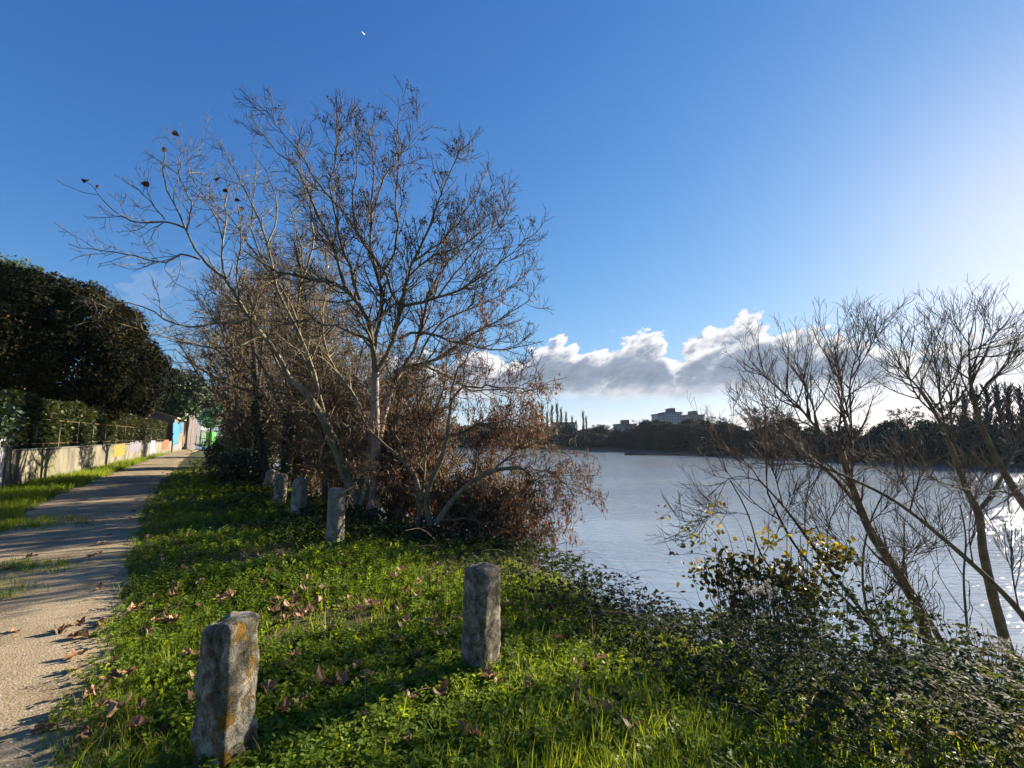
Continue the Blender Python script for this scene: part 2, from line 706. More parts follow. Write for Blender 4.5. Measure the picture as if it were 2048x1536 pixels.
    cl.inputs[7].default_value = (CLOUD / SKY_GAIN, CLOUD / SKY_GAIN, CLOUD * 1.02 / SKY_GAIN, 1)
    mix = N(nt, 'ShaderNodeMix', data_type='RGBA')
    nt.links.new(dens, mix.inputs[0])
    tint = N(nt, 'ShaderNodeMix', data_type='RGBA', blend_type='MULTIPLY')
    tint.inputs[0].default_value = 1
    tint.clamp_result = False
    L(nt, sky, 0, tint, 6)
    tint.inputs[7].default_value = SKY_TINT
    # the camera's tone curve rolls the glare round the sun off: c / (1 + c / SKY_KNEE)
    den = N(nt, 'ShaderNodeVectorMath', operation='MULTIPLY_ADD')
    den.inputs[1].default_value = (1 / SKY_KNEE,) * 3
    den.inputs[2].default_value = (1, 1, 1)
    nt.links.new(tint.outputs[2], den.inputs[0])
    dv = N(nt, 'ShaderNodeVectorMath', operation='DIVIDE')
    nt.links.new(tint.outputs[2], dv.inputs[0])
    nt.links.new(den.outputs[0], dv.inputs[1])
    # contrast of the camera's picture style, channel by channel (keeps the zenith deep blue, the horizon pale)
    ss = N(nt, 'ShaderNodeSeparateXYZ')
    L(nt, dv, 0, ss, 0)
    cb = N(nt, 'ShaderNodeCombineXYZ')
    for i_, (a_, g_) in enumerate(((1.3, 1.47), (1.17, 1.18), (1.2, .9))):
        nt.links.new(M('MULTIPLY', M('POWER', M('MULTIPLY', ss.outputs[i_], .187), g_), a_ / SKY_GAIN), cb.inputs[i_])
    nt.links.new(cb.outputs[0], mix.inputs[6])
    nt.links.new(cl.outputs[2], mix.inputs[7])
    bg = N(nt, 'ShaderNodeBackground')
    bg.inputs['Strength'].default_value = SKY_STRENGTH
    nt.links.new(mix.outputs[2], bg.inputs['Color'])
    L(nt, bg, 0, out, 0)


DUST = 0.24
SKY_STRENGTH = 0.10
CLOUD = 1.0
EXPOSURE = 1.95
SKY_GAIN = SKY_STRENGTH * 2 ** EXPOSURE
SKY_KNEE = 9.0
SKY_TINT = (0.9, 0.95, 1.1, 1)
build_world()

sun = bpy.data.lights.new('sun', 'SUN')
sun.energy = 5.0
sun.angle = R(0.6)
sun.color = (1.0, 0.9, 0.74)
so = bpy.data.objects.new('sun', sun)
so.rotation_euler = Vector(-SUN).to_track_quat('-Z', 'Y').to_euler()
so.location = (60, 50, 40)
COL.objects.link(so)

cam = bpy.data.cameras.new('camera')
cam.sensor_width = 36
cam.lens = F / 2048 * 36
cam.clip_start = 0.05
cam.clip_end = 9000
co = bpy.data.objects.new('camera', cam)
co.location = (0, 0, EYE)
co.rotation_euler = (math.pi / 2 + PITCH, 0, 0)
COL.objects.link(co)
scene.camera = co
vs = scene.view_settings
vs.view_transform = 'Standard'
vs.look = 'None'
vs.exposure = EXPOSURE
vs.gamma = 1

# ------------------------------------------------------------------ ground
def build_ground():
    nr, na = 250, 440
    r = np.r_[0, 0.25 * (1500 / 0.25) ** (np.linspace(0, 1, nr))]
    # finer angles in front
    u = np.linspace(-1, 1, na, endpoint=False)
    a = np.pi * (0.62 * u + 0.38 * u ** 3)
    RR, AA = np.meshgrid(r[1:], a, indexing='ij')
    X, Y = RR * np.sin(AA), RR * np.cos(AA)
    Z = height(X, Y)
    V = np.concatenate([[[0, 0, float(height(np.array(0.), np.array(0.)))]], np.stack([X, Y, Z], -1).reshape(-1, 3)])
    i = np.arange(nr - 1)[:, None] * na + 1
    j = np.arange(na)[None]
    j2 = (j + 1) % na
    q = np.stack([i + j, i + j2, i + na + j2, i + na + j], -1).reshape(-1, 4)
    tri = np.stack([np.zeros(na, int), 1 + (np.arange(na) + 1) % na, 1 + np.arange(na)], -1)
    q = q[:, ::-1]
    tri = tri[:, ::-1]
    m = noise_mat('soil', [(0.3, (0.028, 0.028, 0.012)), (0.5, (0.055, 0.062, 0.02)), (0.7, (0.09, 0.085, 0.035))], scale=2.2, bump=0.6, bscale=25, bdist=0.03)
    o = mesh_obj('ground', V, [q, tri], m, smooth=True)
    tag(o, kind='structure')


build_ground()


def build_haze():
    z0, z1, r = -8.0, 42.0, 1600.0
    V = np.array([(sx * r, sy * r, z) for z in (z0, z1) for sx, sy in ((-1, -1), (1, -1), (1, 1), (-1, 1))])
    q = np.array([[0, 3, 2, 1], [4, 5, 6, 7], [0, 1, 5, 4], [1, 2, 6, 5], [2, 3, 7, 6], [3, 0, 4, 7]])
    m, nt, out = new_mat('haze_air')
    v = N(nt, 'ShaderNodeVolumePrincipled')
    v.inputs['Color'].default_value = (.62, .8, 1, 1)
    v.inputs['Density'].default_value = HAZE
    v.inputs['Anisotropy'].default_value = .2
    L(nt, v, 0, out, 'Volume')
    tag(mesh_obj('haze', V, q, m), kind='stuff')


HAZE = .00008
build_haze()

# ------------------------------------------------------------------ path
PL = [(-1.6, -3), (-2.6, -0.6)] + [tuple(gnd(*p)[:2]) for p in ((-620, 1500), (-330, 1330), (-140, 1190), (-20, 1090), (50, 1030), (130, 984), (205, 956), (300, 918), (352, 902), (392, 893))]
PR = [(1.6, -3), (0.1, -0.6)] + [tuple(gnd(*p)[:2]) for p in ((140, 1560), (185, 1440), (232, 1240), (258, 1110), (284, 1018), (328, 958), (368, 916), (392, 902), (412, 893.5))]
PLS, PRS = smooth_line(np.array(PL), 420, 2), smooth_line(np.array(PR), 420, 2)
PC = (PLS + PRS) / 2
PC_S = resample(PC, 60)
PHW = np.linalg.norm(PLS - PRS, axis=1) / 2


def path_d(x, y):
    """distance from the path centre line divided by its half width, near enough"""
    x = np.asarray(x, float)
    y = np.asarray(y, float)
    best = np.full(x.shape, 1e9)
    for i in range(0, 420, 6):
        d = np.hypot(x - PC[i, 0], y - PC[i, 1])
        best = np.minimum(best, d / max(PHW[i] * 0.80, 0.3))
    return best


def d_right(x, y):
    return sdist(x, y, resample(PRS, 70), 1)


def d_left(x, y):
    return sdist(x, y, resample(PLS, 70), 1)


def path_side(x, y):
    return sdist(x, y, PC_S, 1)       # positive on the river side


def build_path():
    n, m = 420, 26
    t = np.linspace(-0.06, 1.06, m)[None, :, None]
    P = PLS[:, None, :] * (1 - t) + PRS[:, None, :] * t
    e = 0.09 * wob(P[..., 0], P[..., 1], 4, 11)
    dirv = norm(PRS - PLS)[:, None, :]
    edge = np.abs(np.linspace(-1, 1, m))[None, :] ** 3
    P = P + dirv * (e * edge)[..., None]
    Z = height(P[..., 0], P[..., 1]) + 0.022 - 0.035 * (np.abs(np.linspace(-1.12, 1.12, m))[None]) ** 6 * 0.5
    V = np.concatenate([P, Z[..., None]], -1).reshape(-1, 3)
    i = np.arange(n - 1)[:, None] * m
    j = np.arange(m - 1)[None]
    q = np.stack([i + j, i + j + 1, i + m + j + 1, i + m + j], -1).reshape(-1, 4)
    mt, nt, out = new_mat('trodden_gravel')
    g = N(nt, 'ShaderNodeNewGeometry')
    n1 = N(nt, 'ShaderNodeTexNoise', i_Scale=1.3, i_Detail=9, i_Roughness=0.6)
    n2 = N(nt, 'ShaderNodeTexVoronoi', i_Scale=75.0)
    n3 = N(nt, 'ShaderNodeTexNoise', i_Scale=38, i_Detail=6, i_Roughness=0.75)
    for k in (n1, n2, n3):
        L(nt, g, 'Position', k, 'Vector')
    r1 = ramp(nt, [(0.3, (0.18, 0.133, 0.078)), (0.5, (0.285, 0.22, 0.136)), (0.7, (0.36, 0.285, 0.182))])
    L(nt, n1, 0, r1, 0)
    r3 = ramp(nt, [(0.28, (0.6, 0.58, 0.55)), (0.5, (0.96, 0.96, 0.95)), (0.75, (1.2, 1.19, 1.16))])
    L(nt, n3, 0, r3, 0)
    mu = N(nt, 'ShaderNodeMix', data_type='RGBA', blend_type='MULTIPLY')
    mu.inputs[0].default_value = 1
    mu.clamp_result = False
    L(nt, r1, 0, mu, 6)
    L(nt, r3, 0, mu, 7)
    # scattered pale and dark stones
    r2 = ramp(nt, [(0.0, (0.55, 0.52, 0.46)), (0.12, (0.30, 0.27, 0.21)), (0.93, (0.27, 0.24, 0.18)), (0.97, (0.08, 0.07, 0.055))], 'CONSTANT')
    sepc = N(nt, 'ShaderNodeSeparateColor')
    L(nt, n2, 'Color', sepc, 0)
    L(nt, sepc, 0, r2, 0)
    mfac = ramp(nt, [(0.0, (0, 0, 0)), (0.06, (.5, .5, .5)), (0.085, (.5, .5, .5)), (0.0851, (0, 0, 0)), (0.96, (0, 0, 0)), (0.965, (.6, .6, .6))], 'CONSTANT')
    L(nt, sepc, 0, mfac, 0)
    mm = N(nt, 'ShaderNodeMix', data_type='RGBA')
    L(nt, mfac, 0, mm, 0)
    nt.links.new(mu.outputs[2], mm.inputs[6])
    L(nt, r2, 0, mm, 7)
    p = N(nt, 'ShaderNodeBsdfPrincipled', i_Roughness=0.95)
    p.inputs['Specular IOR Level'].default_value = 0.1
    nt.links.new(mm.outputs[2], p.inputs['Base Color'])
    ad = N(nt, 'ShaderNodeMath', operation='ADD')
    L(nt, n3, 0, ad, 0)
    L(nt, n2, 'Distance', ad, 1)
    b = N(nt, 'ShaderNodeBump', i_Strength=0.35, i_Distance=0.008)
    L(nt, ad, 0, b, 'Height')
    L(nt, b, 0, p, 'Normal')
    L(nt, p, 0, out, 0)
    o = mesh_obj('path', V, q, mt, smooth=True)
    tag(o, kind='structure')


build_path()


# ------------------------------------------------------------------ river
def build_water():
    near = NEAR_S[:]
    off = 6.0
    # sheet a little larger than the open water; it runs under both banks
    nb = np.array([(14 + 0, -60)] + [tuple(p) for p in NEAR_BANK[1:]])
    pts = np.concatenate([NEAR_BANK + np.array([0.0, 0.0]), FAR_SHORE[::-1] + np.array([6.0, 6.0])])
    V = np.c_[pts, np.full(len(pts), WATER_Z)]
    me = bpy.data.meshes.new('river')
    import bmesh
    bm = bmesh.new()
    vs_ = [bm.verts.new(v) for v in V]
    f = bm.faces.new(vs_)
    if f.normal.z < 0:
        f.normal_flip()
    bm.normal_update()
    if f.normal.z < 0:
        f.normal_flip()
    bmesh.ops.triangulate(bm, faces=[f])
    bm.to_mesh(me)
    bm.free()
    m, nt, out = new_mat('river_water')
    g = N(nt, 'ShaderNodeNewGeometry')
    mp = N(nt, 'ShaderNodeMapping')
    mp.inputs['Rotation'].default_value = (0, 0, R(28))
    mp.inputs['Scale'].default_value = (0.85, 2.6, 1)
    L(nt, g, 'Position', mp, 0)
    n1 = N(nt, 'ShaderNodeTexNoise', i_Scale=1.5, i_Detail=4, i_Roughness=0.55, i_Distortion=0.4)
    n2 = N(nt, 'ShaderNodeTexNoise', i_Scale=0.05, i_Detail=3)
    L(nt, mp, 0, n1, 'Vector')
    mp2 = N(nt, 'ShaderNodeMapping')
    mp2.inputs['Rotation'].default_value = (0, 0, R(25))
    mp2.inputs['Scale'].default_value = (.45, 1.3, 1)
    L(nt, g, 'Position', mp2, 0)
    L(nt, mp2, 0, n2, 'Vector')
    b = N(nt, 'ShaderNodeBump', i_Strength=WAVE, i_Distance=0.12)
    cd = N(nt, 'ShaderNodeMath', operation='MULTIPLY')
    r = ramp(nt, [(0.36, (0.3, 0.3, 0.3)), (0.56, (1, 1, 1))])
    L(nt, n2, 0, r, 0)
    L(nt, n1, 0, cd, 0)
    L(nt, r, 0, cd, 1)
    # a calm slick off the far shore mirrors the dark trees
    ms = N(nt, 'ShaderNodeMapping', vector_type='TEXTURE')
    ms.inputs['Location'].default_value = (64, 116, 0)
    ms.inputs['Rotation'].default_value = (0, 0, R(-28))
    ms.inputs['Scale'].default_value = (34, 11, 1000)
    L(nt, g, 'Position', ms, 0)
    ln = N(nt, 'ShaderNodeVectorMath', operation='LENGTH')
    L(nt, ms, 0, ln, 0)
    calm = N(nt, 'ShaderNodeMapRange', interpolation_type='SMOOTHSTEP')
    calm.inputs[1].default_value = .75
    calm.inputs[2].default_value = 1.1
    L(nt, ln, 'Value', calm, 0)
    cd2 = N(nt, 'ShaderNodeMath', operation='MULTIPLY')
    L(nt, cd, 0, cd2, 0)
    L(nt, calm, 0, cd2, 1)
    L(nt, cd2, 0, b, 'Height')
    p = N(nt, 'ShaderNodeBsdfPrincipled', i_Roughness=0.06)
    p.inputs['Base Color'].default_value = (0.2, 0.225, 0.25, 1)
    p.inputs['IOR'].default_value = 3.2
    p.inputs['Specular IOR Level'].default_value = 0.5
    L(nt, b, 0, p, 'Normal')
    L(nt, p, 0, out, 0)
    me.materials.append(m)
    o = bpy.data.objects.new('river', me)
    COL.objects.link(o)
    tag(o, kind='structure')


WAVE = 0.7
build_water()


def build_dark_strip():
    """low dark strip rising just above the water off the far shore"""
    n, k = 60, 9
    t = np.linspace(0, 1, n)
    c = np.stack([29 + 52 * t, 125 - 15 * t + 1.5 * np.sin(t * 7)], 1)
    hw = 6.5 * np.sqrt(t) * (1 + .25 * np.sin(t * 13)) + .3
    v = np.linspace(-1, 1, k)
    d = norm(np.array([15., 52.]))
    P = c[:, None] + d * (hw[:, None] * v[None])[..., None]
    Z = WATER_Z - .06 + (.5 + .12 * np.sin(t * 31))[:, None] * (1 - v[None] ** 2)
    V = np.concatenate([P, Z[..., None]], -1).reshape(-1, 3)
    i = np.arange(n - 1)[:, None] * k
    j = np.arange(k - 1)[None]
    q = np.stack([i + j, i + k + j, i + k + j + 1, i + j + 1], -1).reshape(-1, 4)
    m = noise_mat('near_black_matte', [(.3, (.012, .012, .012)), (.6, (.02, .019, .018))], scale=.6, bump=0, rough=1.0, spec=0.0)  # near-black matte colour over the whole raised strip
    tag(mesh_obj('low_dark_strip', V, q, m, smooth=True), kind='structure')


build_dark_strip()
# ------------------------------------------------------------------ bollards
def stone_mat(name, stops, lichen, lich_lo, dark=0.5, scale=9):
    """weathered concrete: pale crust, dark grime patches and yellow lichen"""
    m, nt, out = new_mat(name)
    g = N(nt, 'ShaderNodeTexCoord')
    def nz(s, d, ro, off=(0, 0, 0), sc=(1, 1, 1)):
        mp = N(nt, 'ShaderNodeMapping')
        mp.inputs['Location'].default_value = off
        mp.inputs['Scale'].default_value = sc
        L(nt, g, 'Object', mp, 0)
        n = N(nt, 'ShaderNodeTexNoise', i_Scale=s, i_Detail=d, i_Roughness=ro, i_Distortion=0.3)
        L(nt, mp, 0, n, 'Vector')
        return n
    a = nz(scale, 10, 0.68)
    r = ramp(nt, stops)
    L(nt, a, 0, r, 0)
    d = nz(6, 8, 0.65, (4, 1, 2), (1, 1, 0.55))
    dr = ramp(nt, [(0.44, (1, 1, 1)), (0.60, (1 - dark,) * 3)])
    L(nt, d, 0, dr, 0)
    mu = N(nt, 'ShaderNodeMix', data_type='RGBA', blend_type='MULTIPLY')
    mu.inputs[0].default_value = 1
    L(nt, r, 0, mu, 6)
    L(nt, dr, 0, mu, 7)
    sp = nz(120, 4, 0.7, (1, 1, 1))
    sr = ramp(nt, [(0.3, (0.45, 0.43, 0.4)), (0.5, (1, 1, 1)), (0.7, (1.3, 1.3, 1.3))])
    L(nt, sp, 0, sr, 0)
    mu2 = N(nt, 'ShaderNodeMix', data_type='RGBA', blend_type='MULTIPLY')
    mu2.inputs[0].default_value = 1
    mu2.clamp_result = False
    nt.links.new(mu.outputs[2], mu2.inputs[6])
    L(nt, sr, 0, mu2, 7)
    l1 = nz(7.5, 9, 0.72, (8, 3, 6), (1.6, 1.6, 1.1))
    lr = ramp(nt, [(lich_lo, (0, 0, 0)), (lich_lo + 0.07, (1, 1, 1))])
    L(nt, l1, 0, lr, 0)
    l2 = nz(40, 5, 0.7)
    lc = ramp(nt, [(0.35, tuple(c * 0.35 for c in lichen)), (0.62, lichen)])
    L(nt, l2, 0, lc, 0)
    mx = N(nt, 'ShaderNodeMix', data_type='RGBA')
    L(nt, lr, 0, mx, 0)
    nt.links.new(mu2.outputs[2], mx.inputs[6])
    L(nt, lc, 0, mx, 7)
    p = N(nt, 'ShaderNodeBsdfPrincipled', i_Roughness=0.95)
    p.inputs['Specular IOR Level'].default_value = 0.1
    nt.links.new(mx.outputs[2], p.inputs['Base Color'])
    ad = N(nt, 'ShaderNodeMath', operation='ADD')
    L(nt, sp, 0, ad, 0)
    L(nt, a, 0, ad, 1)
    b = N(nt, 'ShaderNodeBump', i_Strength=1.0, i_Distance=0.02)
    L(nt, ad, 0, b, 'Height')
    L(nt, b, 0, p, 'Normal')
    L(nt, p, 0, out, 0)
    return m


def bollard(pos, h, w, yaw, square, lean, top, rough, mat, label, seed):
    """square: superellipse exponent; top: (slope x, slope y, dome, chamfer)"""
    rings, seg = 64, 56
    a = np.arange(seg) / seg * 2 * np.pi
    c, s = np.cos(a), np.sin(a)
    rad = (np.abs(c) ** square + np.abs(s) ** square) ** (-1 / square)
    X, Y = c * rad, s * rad
    V = []
    zs = np.linspace(-0.12, 1, rings)
    for z in zs:
        k = w / 2 * (1.04 - 0.05 * z)
        if z > 1 - top[3]:
            q = (z - 1 + top[3]) / top[3]
            k *= 1 - 0.16 * q ** 2.5
        V.append(np.stack([X * k, Y * k, np.full(seg, z * h)], 1))
    # rounded cap rings
    for q in (0.8, 0.6, 0.4, 0.2):
        k = w / 2 * 0.99 * 0.84 * q
        V.append(np.stack([X * k, Y * k, np.full(seg, h + top[2] * (1 - q * q))], 1))
    nrng = rings + 4
    V = np.concatenate(V)
    V = np.concatenate([V, [[0, 0, h + top[2]]]])
    tf = sstep(0.72, 1.0, V[:, 2] / h)
    V[:, 2] += tf * (top[0] * V[:, 0] + top[1] * V[:, 1])
    nrm = np.c_[V[:, :2], np.zeros(len(V))]
    nrm = norm(nrm)
    nrm[V[:, 2] > h * 0.985] = (0, 0, 0.7)
    D = rough * (0.55 * wob3(V, 14, seed) + 0.5 * wob3(V, 38, seed + 1) + 0.35 * wob3(V, 90, seed + 2) - 1.0 * np.maximum(0, wob3(V, 9, seed + 3) - 0.35))
    V = V + nrm * D[:, None]
    lx, ly = lean
    V[:, 0] += lx * V[:, 2]
    V[:, 1] += ly * V[:, 2]
    cy, sy = math.cos(yaw), math.sin(yaw)
    V[:, :2] = V[:, :2] @ np.array([[cy, sy], [-sy, cy]])
    i = np.arange(nrng - 1)[:, None] * seg
    j = np.arange(seg)[None]
    q = np.stack([i + j, i + (j + 1) % seg, i + seg + (j + 1) % seg, i + seg + j], -1).reshape(-1, 4)
    last = (nrng - 1) * seg
    t = np.stack([last + np.arange(seg), last + (np.arange(seg) + 1) % seg, np.full(seg, nrng * seg)], -1)
    o = mesh_obj('stone_bollard', V, [q, t], mat, smooth=True)
    o.location = (pos[0], pos[1], float(height(np.array(pos[0]), np.array(pos[1]))))
    tag(o, label, 'bollard', 'old stone bollards along the path')
    BOLL.append((pos[0], pos[1], w))
    return o


BOLL = []
ochre = (0.34, 0.19, 0.03)
st_a = stone_mat('lichen_stone', [(0.36, (0.12, 0.098, 0.06)), (0.48, (0.38, 0.335, 0.24)), (0.6, (0.64, 0.59, 0.48))], ochre, 0.53, 0.72, 13)
st_b = stone_mat('pebbled_concrete', [(0.36, (0.11, 0.09, 0.058)), (0.5, (0.27, 0.225, 0.155)), (0.62, (0.5, 0.455, 0.36))], (0.20, 0.19, 0.13), 0.62, 0.35, 16)
st_c = stone_mat('pale_stone', [(0.3, (0.17, 0.145, 0.10)), (0.5, (0.34, 0.30, 0.225)), (0.7, (0.5, 0.465, 0.38))], (0.33, 0.3, 0.12), 0.60, 0.4)


def place(px, py, top_py, pxw, aspect=1.0):
    g_ = gnd(px, py)
    scale = g_[1] * CP / F
    t = at(px, top_py, g_[1])
    return g_[:2], t[2], pxw * scale * aspect


p, h, w = place(446, 1545, 1240, 128, 0.60)
bollard(p, h, w, R(-18), 10, (-0.01, 0.0), (0.09, 0.10, 0.006, 0.04), 0.016, st_a, 'squat grey stone bollard with yellow lichen and slanted top', 3)
p, h, w = place(961, 1345, 1132, 75, 0.76)
bollard(p, h, w, R(-38), 5.5, (0.02, 0.0), (-0.04, 0.03, 0.008, 0.05), 0.012, st_b, 'pebbly dark grey stone bollard standing alone amid green weeds', 13)
p, h, w = place(669, 1092, 976, 34, 0.86)
bollard(p, h, w, R(-20), 3.2, (0.01, 0.0), (0, 0, 0.004, 0.03), 0.004, st_c, 'pale round bollard with flat top, tallest in front of the forked tree', 23)
p, h, w = place(596, 1030, 953, 27, 0.95)
bollard(p, h, w, R(-10), 2.6, (0.02, 0.0), (0, 0, 0.05, 0.12), 0.005, st_c, 'round-topped stone bollard half in shade, next behind the flat-topped pale one', 33)
p, h, w = place(560, 1008, 946, 24, 0.95)
bollard(p, h, w, R(8), 2.8, (0.0, 0.0), (0, 0, 0.05, 0.15), 0.006, st_b, 'dim grey bollard between the round-topped one and the leaning one', 43)
p, h, w = place(532, 976, 935, 18, 0.95)
bollard(p, h, w, R(15), 3.0, (0.22, 0.0), (0, -0.1, 0.03, 0.12), 0.006, st_c, 'leaning stone bollard by the ivy-clad black trunk', 53)
p, h, w = place(495, 962, 928, 15, 0.95)
bollard(p, h, w, R(0), 3.0, (0.03, 0.0), (0, 0, 0.02, 0.1), 0.006, st_c, 'farthest stone bollard, half swallowed by the bramble by the path', 63)

# ------------------------------------------------------------------ bark
bark_pale = noise_mat('pale_bark', [(0.3, (0.07, 0.055, 0.03)), (0.52, (0.17, 0.14, 0.08)), (0.7, (0.28, 0.245, 0.16))], scale=9, bump=0.5, bscale=30, stretch=(1, 1, 0.35), bdist=0.02)
bark_trunk = noise_mat('pinkish_bark', [(0.3, (0.11, 0.08, 0.06)), (0.5, (0.23, 0.17, 0.13)), (0.7, (0.40, 0.34, 0.28))], scale=7, bump=0.6, bscale=22, stretch=(1, 1, 0.5), bdist=0.02)
bark_branch = noise_mat('branch_bark', [(0.3, (0.05, 0.038, 0.024)), (0.6, (0.15, 0.12, 0.07))], scale=7, bump=.3, bscale=25)
bark_dark = noise_mat('dark_bark', [(0.3, (0.025, 0.02, 0.015)), (0.6, (0.07, 0.058, 0.04))], scale=8, bump=0.6, bscale=24, stretch=(1, 1, 0.35), bdist=0.03)
twig_tan = noise_mat('tan_twig', [(0.3, (0.08, 0.058, 0.034)), (0.6, (0.17, 0.125, 0.075))], scale=5, bump=0)
twig_dark = noise_mat('dark_twig', [(0.3, (0.04, 0.03, 0.024)), (0.6, (0.085, 0.066, 0.05))], scale=5, bump=0)
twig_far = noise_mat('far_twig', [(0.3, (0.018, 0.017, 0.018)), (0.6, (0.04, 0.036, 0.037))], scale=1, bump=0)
twig_bush = noise_mat('bush_twig', [(0.3, (0.085, 0.062, 0.034)), (0.6, (0.2, 0.148, 0.085))], scale=5, bump=0)
seed_dark = leaf_mat('dark_seed', [(0, (0.022, 0.017, 0.012)), (1, (0.07, 0.05, 0.03))], 0.2, 0.7, 0.1, (1.2, 1.0, 0.7))
seed_red = leaf_mat('russet_seed', [(0, (0.032, 0.02, 0.014)), (0.6, (0.075, 0.042, 0.027)), (1, (0.135, 0.082, 0.05))], 0.4, 0.6, 0.2, (1.4, 1.0, 0.7))
dead_leaf = leaf_mat('withered_leaf', [(0, (0.03, 0.018, 0.012)), (1, (0.11, 0.06, 0.03))], 0.25, 0.7, 0.1, (1.2, 1, 0.6))
ivy_leaf = leaf_mat('ivy_leaf', [(0, (0.008, 0.018, 0.006)), (1, (0.03, 0.055, 0.016))], 0.15, 0.45, 0.4)


def tree(name, base, label, cat, parts, group=None):
    """parts: list of (part name, V, F, material, attrs, smooth)"""
    e = empty(name, base, label, cat, group)
    for pn, V, Fc, m, at_, sm in parts:
        mesh_obj(pn, V, Fc, m, e, smooth=sm, attrs=at_)
    return e


def levels(P, Rr, specs):
    """specs: list of dicts for grow; each level grows from the one before (and optionally earlier)"""
    res = [(P, Rr)]
    for s in specs:
        s = dict(s)
        src = s.pop('src', -1)
        if src == 'all':
            outs = [grow(p_, r_, **s) for p_, r_ in res]
            k = outs[0][0].shape[1]
            res.append((np.concatenate([o[0] for o in outs]), np.concatenate([o[1] for o in outs])))
        else:
            p_, r_ = res[src]
            res.append(grow(p_, r_, **s))
    return res


# ------------------------------------------------------------------ the forked tree
def forked_tree():
    Y = 10.4
    trunk = [limb([(746, 1030), (750, 960), (752, 890), (749, 800), (750, 745)], Y, Y, 0.105, 0.08, 14, 0),
             limb([(752, 915), (762, 850), (775, 800), (789, 760), (806, 735)], Y + .05, Y + .5, 0.085, 0.06, 12)]
    L1 = [limb([(750, 745), (745, 686), (740, 640), (705, 590), (670, 563), (606, 555), (545, 540), (490, 500)], Y, Y - .7, .06, .014, zig=.015),
          limb([(748, 720), (752, 660), (768, 620), (760, 560), (741, 507), (743, 428), (749, 348), (740, 280), (735, 240)], Y, Y + .6, .052, .007, zig=.02),
          limb([(752, 745), (780, 690), (798, 650), (801, 614), (812, 560), (821, 527), (857, 468), (876, 404), (900, 340), (925, 290)], Y, Y - .5, .055, .007, zig=.02),
          limb([(801, 614), (850, 600), (900, 592), (956, 559), (1015, 519), (1048, 480)], Y - .2, Y - 1.3, .04, .006, zig=.02),
          limb([(797, 678), (840, 662), (876, 674), (956, 698), (1035, 700), (1085, 682)], Y - .1, Y + .5, .036, .006, zig=.02),
          limb([(789, 745), (845, 728), (896, 710), (940, 670), (1000, 640), (1060, 600)], Y + .5, Y + .9, .055, .008, zig=.02),
          limb([(806, 735), (835, 690), (842, 640), (855, 590), (880, 540), (935, 490), (960, 430), (985, 370)], Y + .5, Y + 1.5, .045, .006, zig=.02),
          limb([(720, 600), (700, 540), (680, 480), (668, 420), (662, 360), (675, 290), (688, 230)], Y - .3, Y - .9, .036, .006, zig=.02),
          limb([(690, 575), (672, 500), (640, 450), (606, 348), (550, 300), (515, 260)], Y - .5, Y + .9, .034, .006, zig=.02),
          limb([(760, 560), (800, 480), (790, 400), (800, 320), (795, 260), (800, 220)], Y + .3, Y - .9, .03, .005, zig=.02),
          limb([(741, 507), (700, 440), (640, 380), (600, 300), (548, 250), (530, 215)], Y + .2, Y - .6, .028, .005, zig=.02),
          limb([(821, 527), (870, 500), (920, 440), (960, 380), (975, 330)], Y - .3, Y + .4, .03, .005, zig=.02),
          limb([(743, 428), (770, 350), (820, 290), (850, 255)], Y + .4, Y + .1, .024, .005, zig=.02),
          limb([(812, 560), (850, 520), (905, 500), (960, 470), (1010, 400)], Y - .3, Y + .7, .03, .005, zig=.02),
          limb([(838, 720), (880, 640), (930, 620), (990, 600), (1060, 540)], Y + .6, Y + 1.2, .03, .005, zig=.02),
          limb([(801, 614), (770, 540), (720, 480), (700, 400), (720, 300), (700, 240)], Y - .2, Y - 1.0, .032, .005, zig=.02),
          limb([(876, 595), (930, 520), (980, 470), (1000, 420)], Y - .6, Y - .2, .026, .005, zig=.02),
          limb([(845, 728), (900, 760), (980, 790), (1060, 770), (1090, 740)], Y + .6, Y - .4, .03, .005, zig=.03),
          limb([(745, 686), (700, 660), (640, 640), (580, 650), (520, 640)], Y, Y - .9, .03, .006, zig=.03),
          ]
    P, Rr = stack_limbs(L1)
    lv = levels(P, Rr, [
        dict(dens=7.6, length=1.05, ang=(42, 13), k=7, wig=.12, up=.13, ratio=.6, rmin=.0075, t0=.12, fall=.45),
        dict(dens=8.0, length=.5, ang=(45, 14), k=5, wig=.14, up=.1, ratio=.6, rmin=.0062, t0=.12, fall=.4),
        dict(dens=7.0, length=.19, ang=(48, 14), k=3, wig=.16, up=.08, ratio=.7, rmin=.005, t0=.2, fall=.3)])
    tV, tF = trunk_mesh(trunk, 14, 40, .1)
    bV, bF = tubes([(P, knobbly(P, Rr, .05), 8), (*lv[1], 5)])
    wV, wF = tubes([(*lv[2], 3), (*lv[3], 3)])
    c = np.concatenate([tips(lv[2][0], .3, .55), tips(lv[3][0], .10, .5)])
    # bunches of seeds keep to the middle of the crown
    keep = rng.random(len(c)) < np.exp(-((c[:, 0] + 2.4) / 2.3) ** 2) * np.clip(.5 + .9 * wob3(c, 2.2, 87), .08, 1)
    c = c[keep]
    sV, sF, sT = seed_clusters(c, 9, .05, .03, KEY_W)
    tree('bare_tree', (trunk[0][0][0][0], Y, float(height(np.array(trunk[0][0][0][0]), np.array(Y)))), 'large bare forked tree with dark seed bunches on the river bank', 'tree',
         [('trunk', tV, tF, bark_trunk, None, True), ('branches', bV, bF, bark_branch, None, True), ('twigs', wV, wF, twig_dark, None, True), ('seed_bunches', sV, sF, seed_dark, {'tint': sT}, False)])


forked_tree()


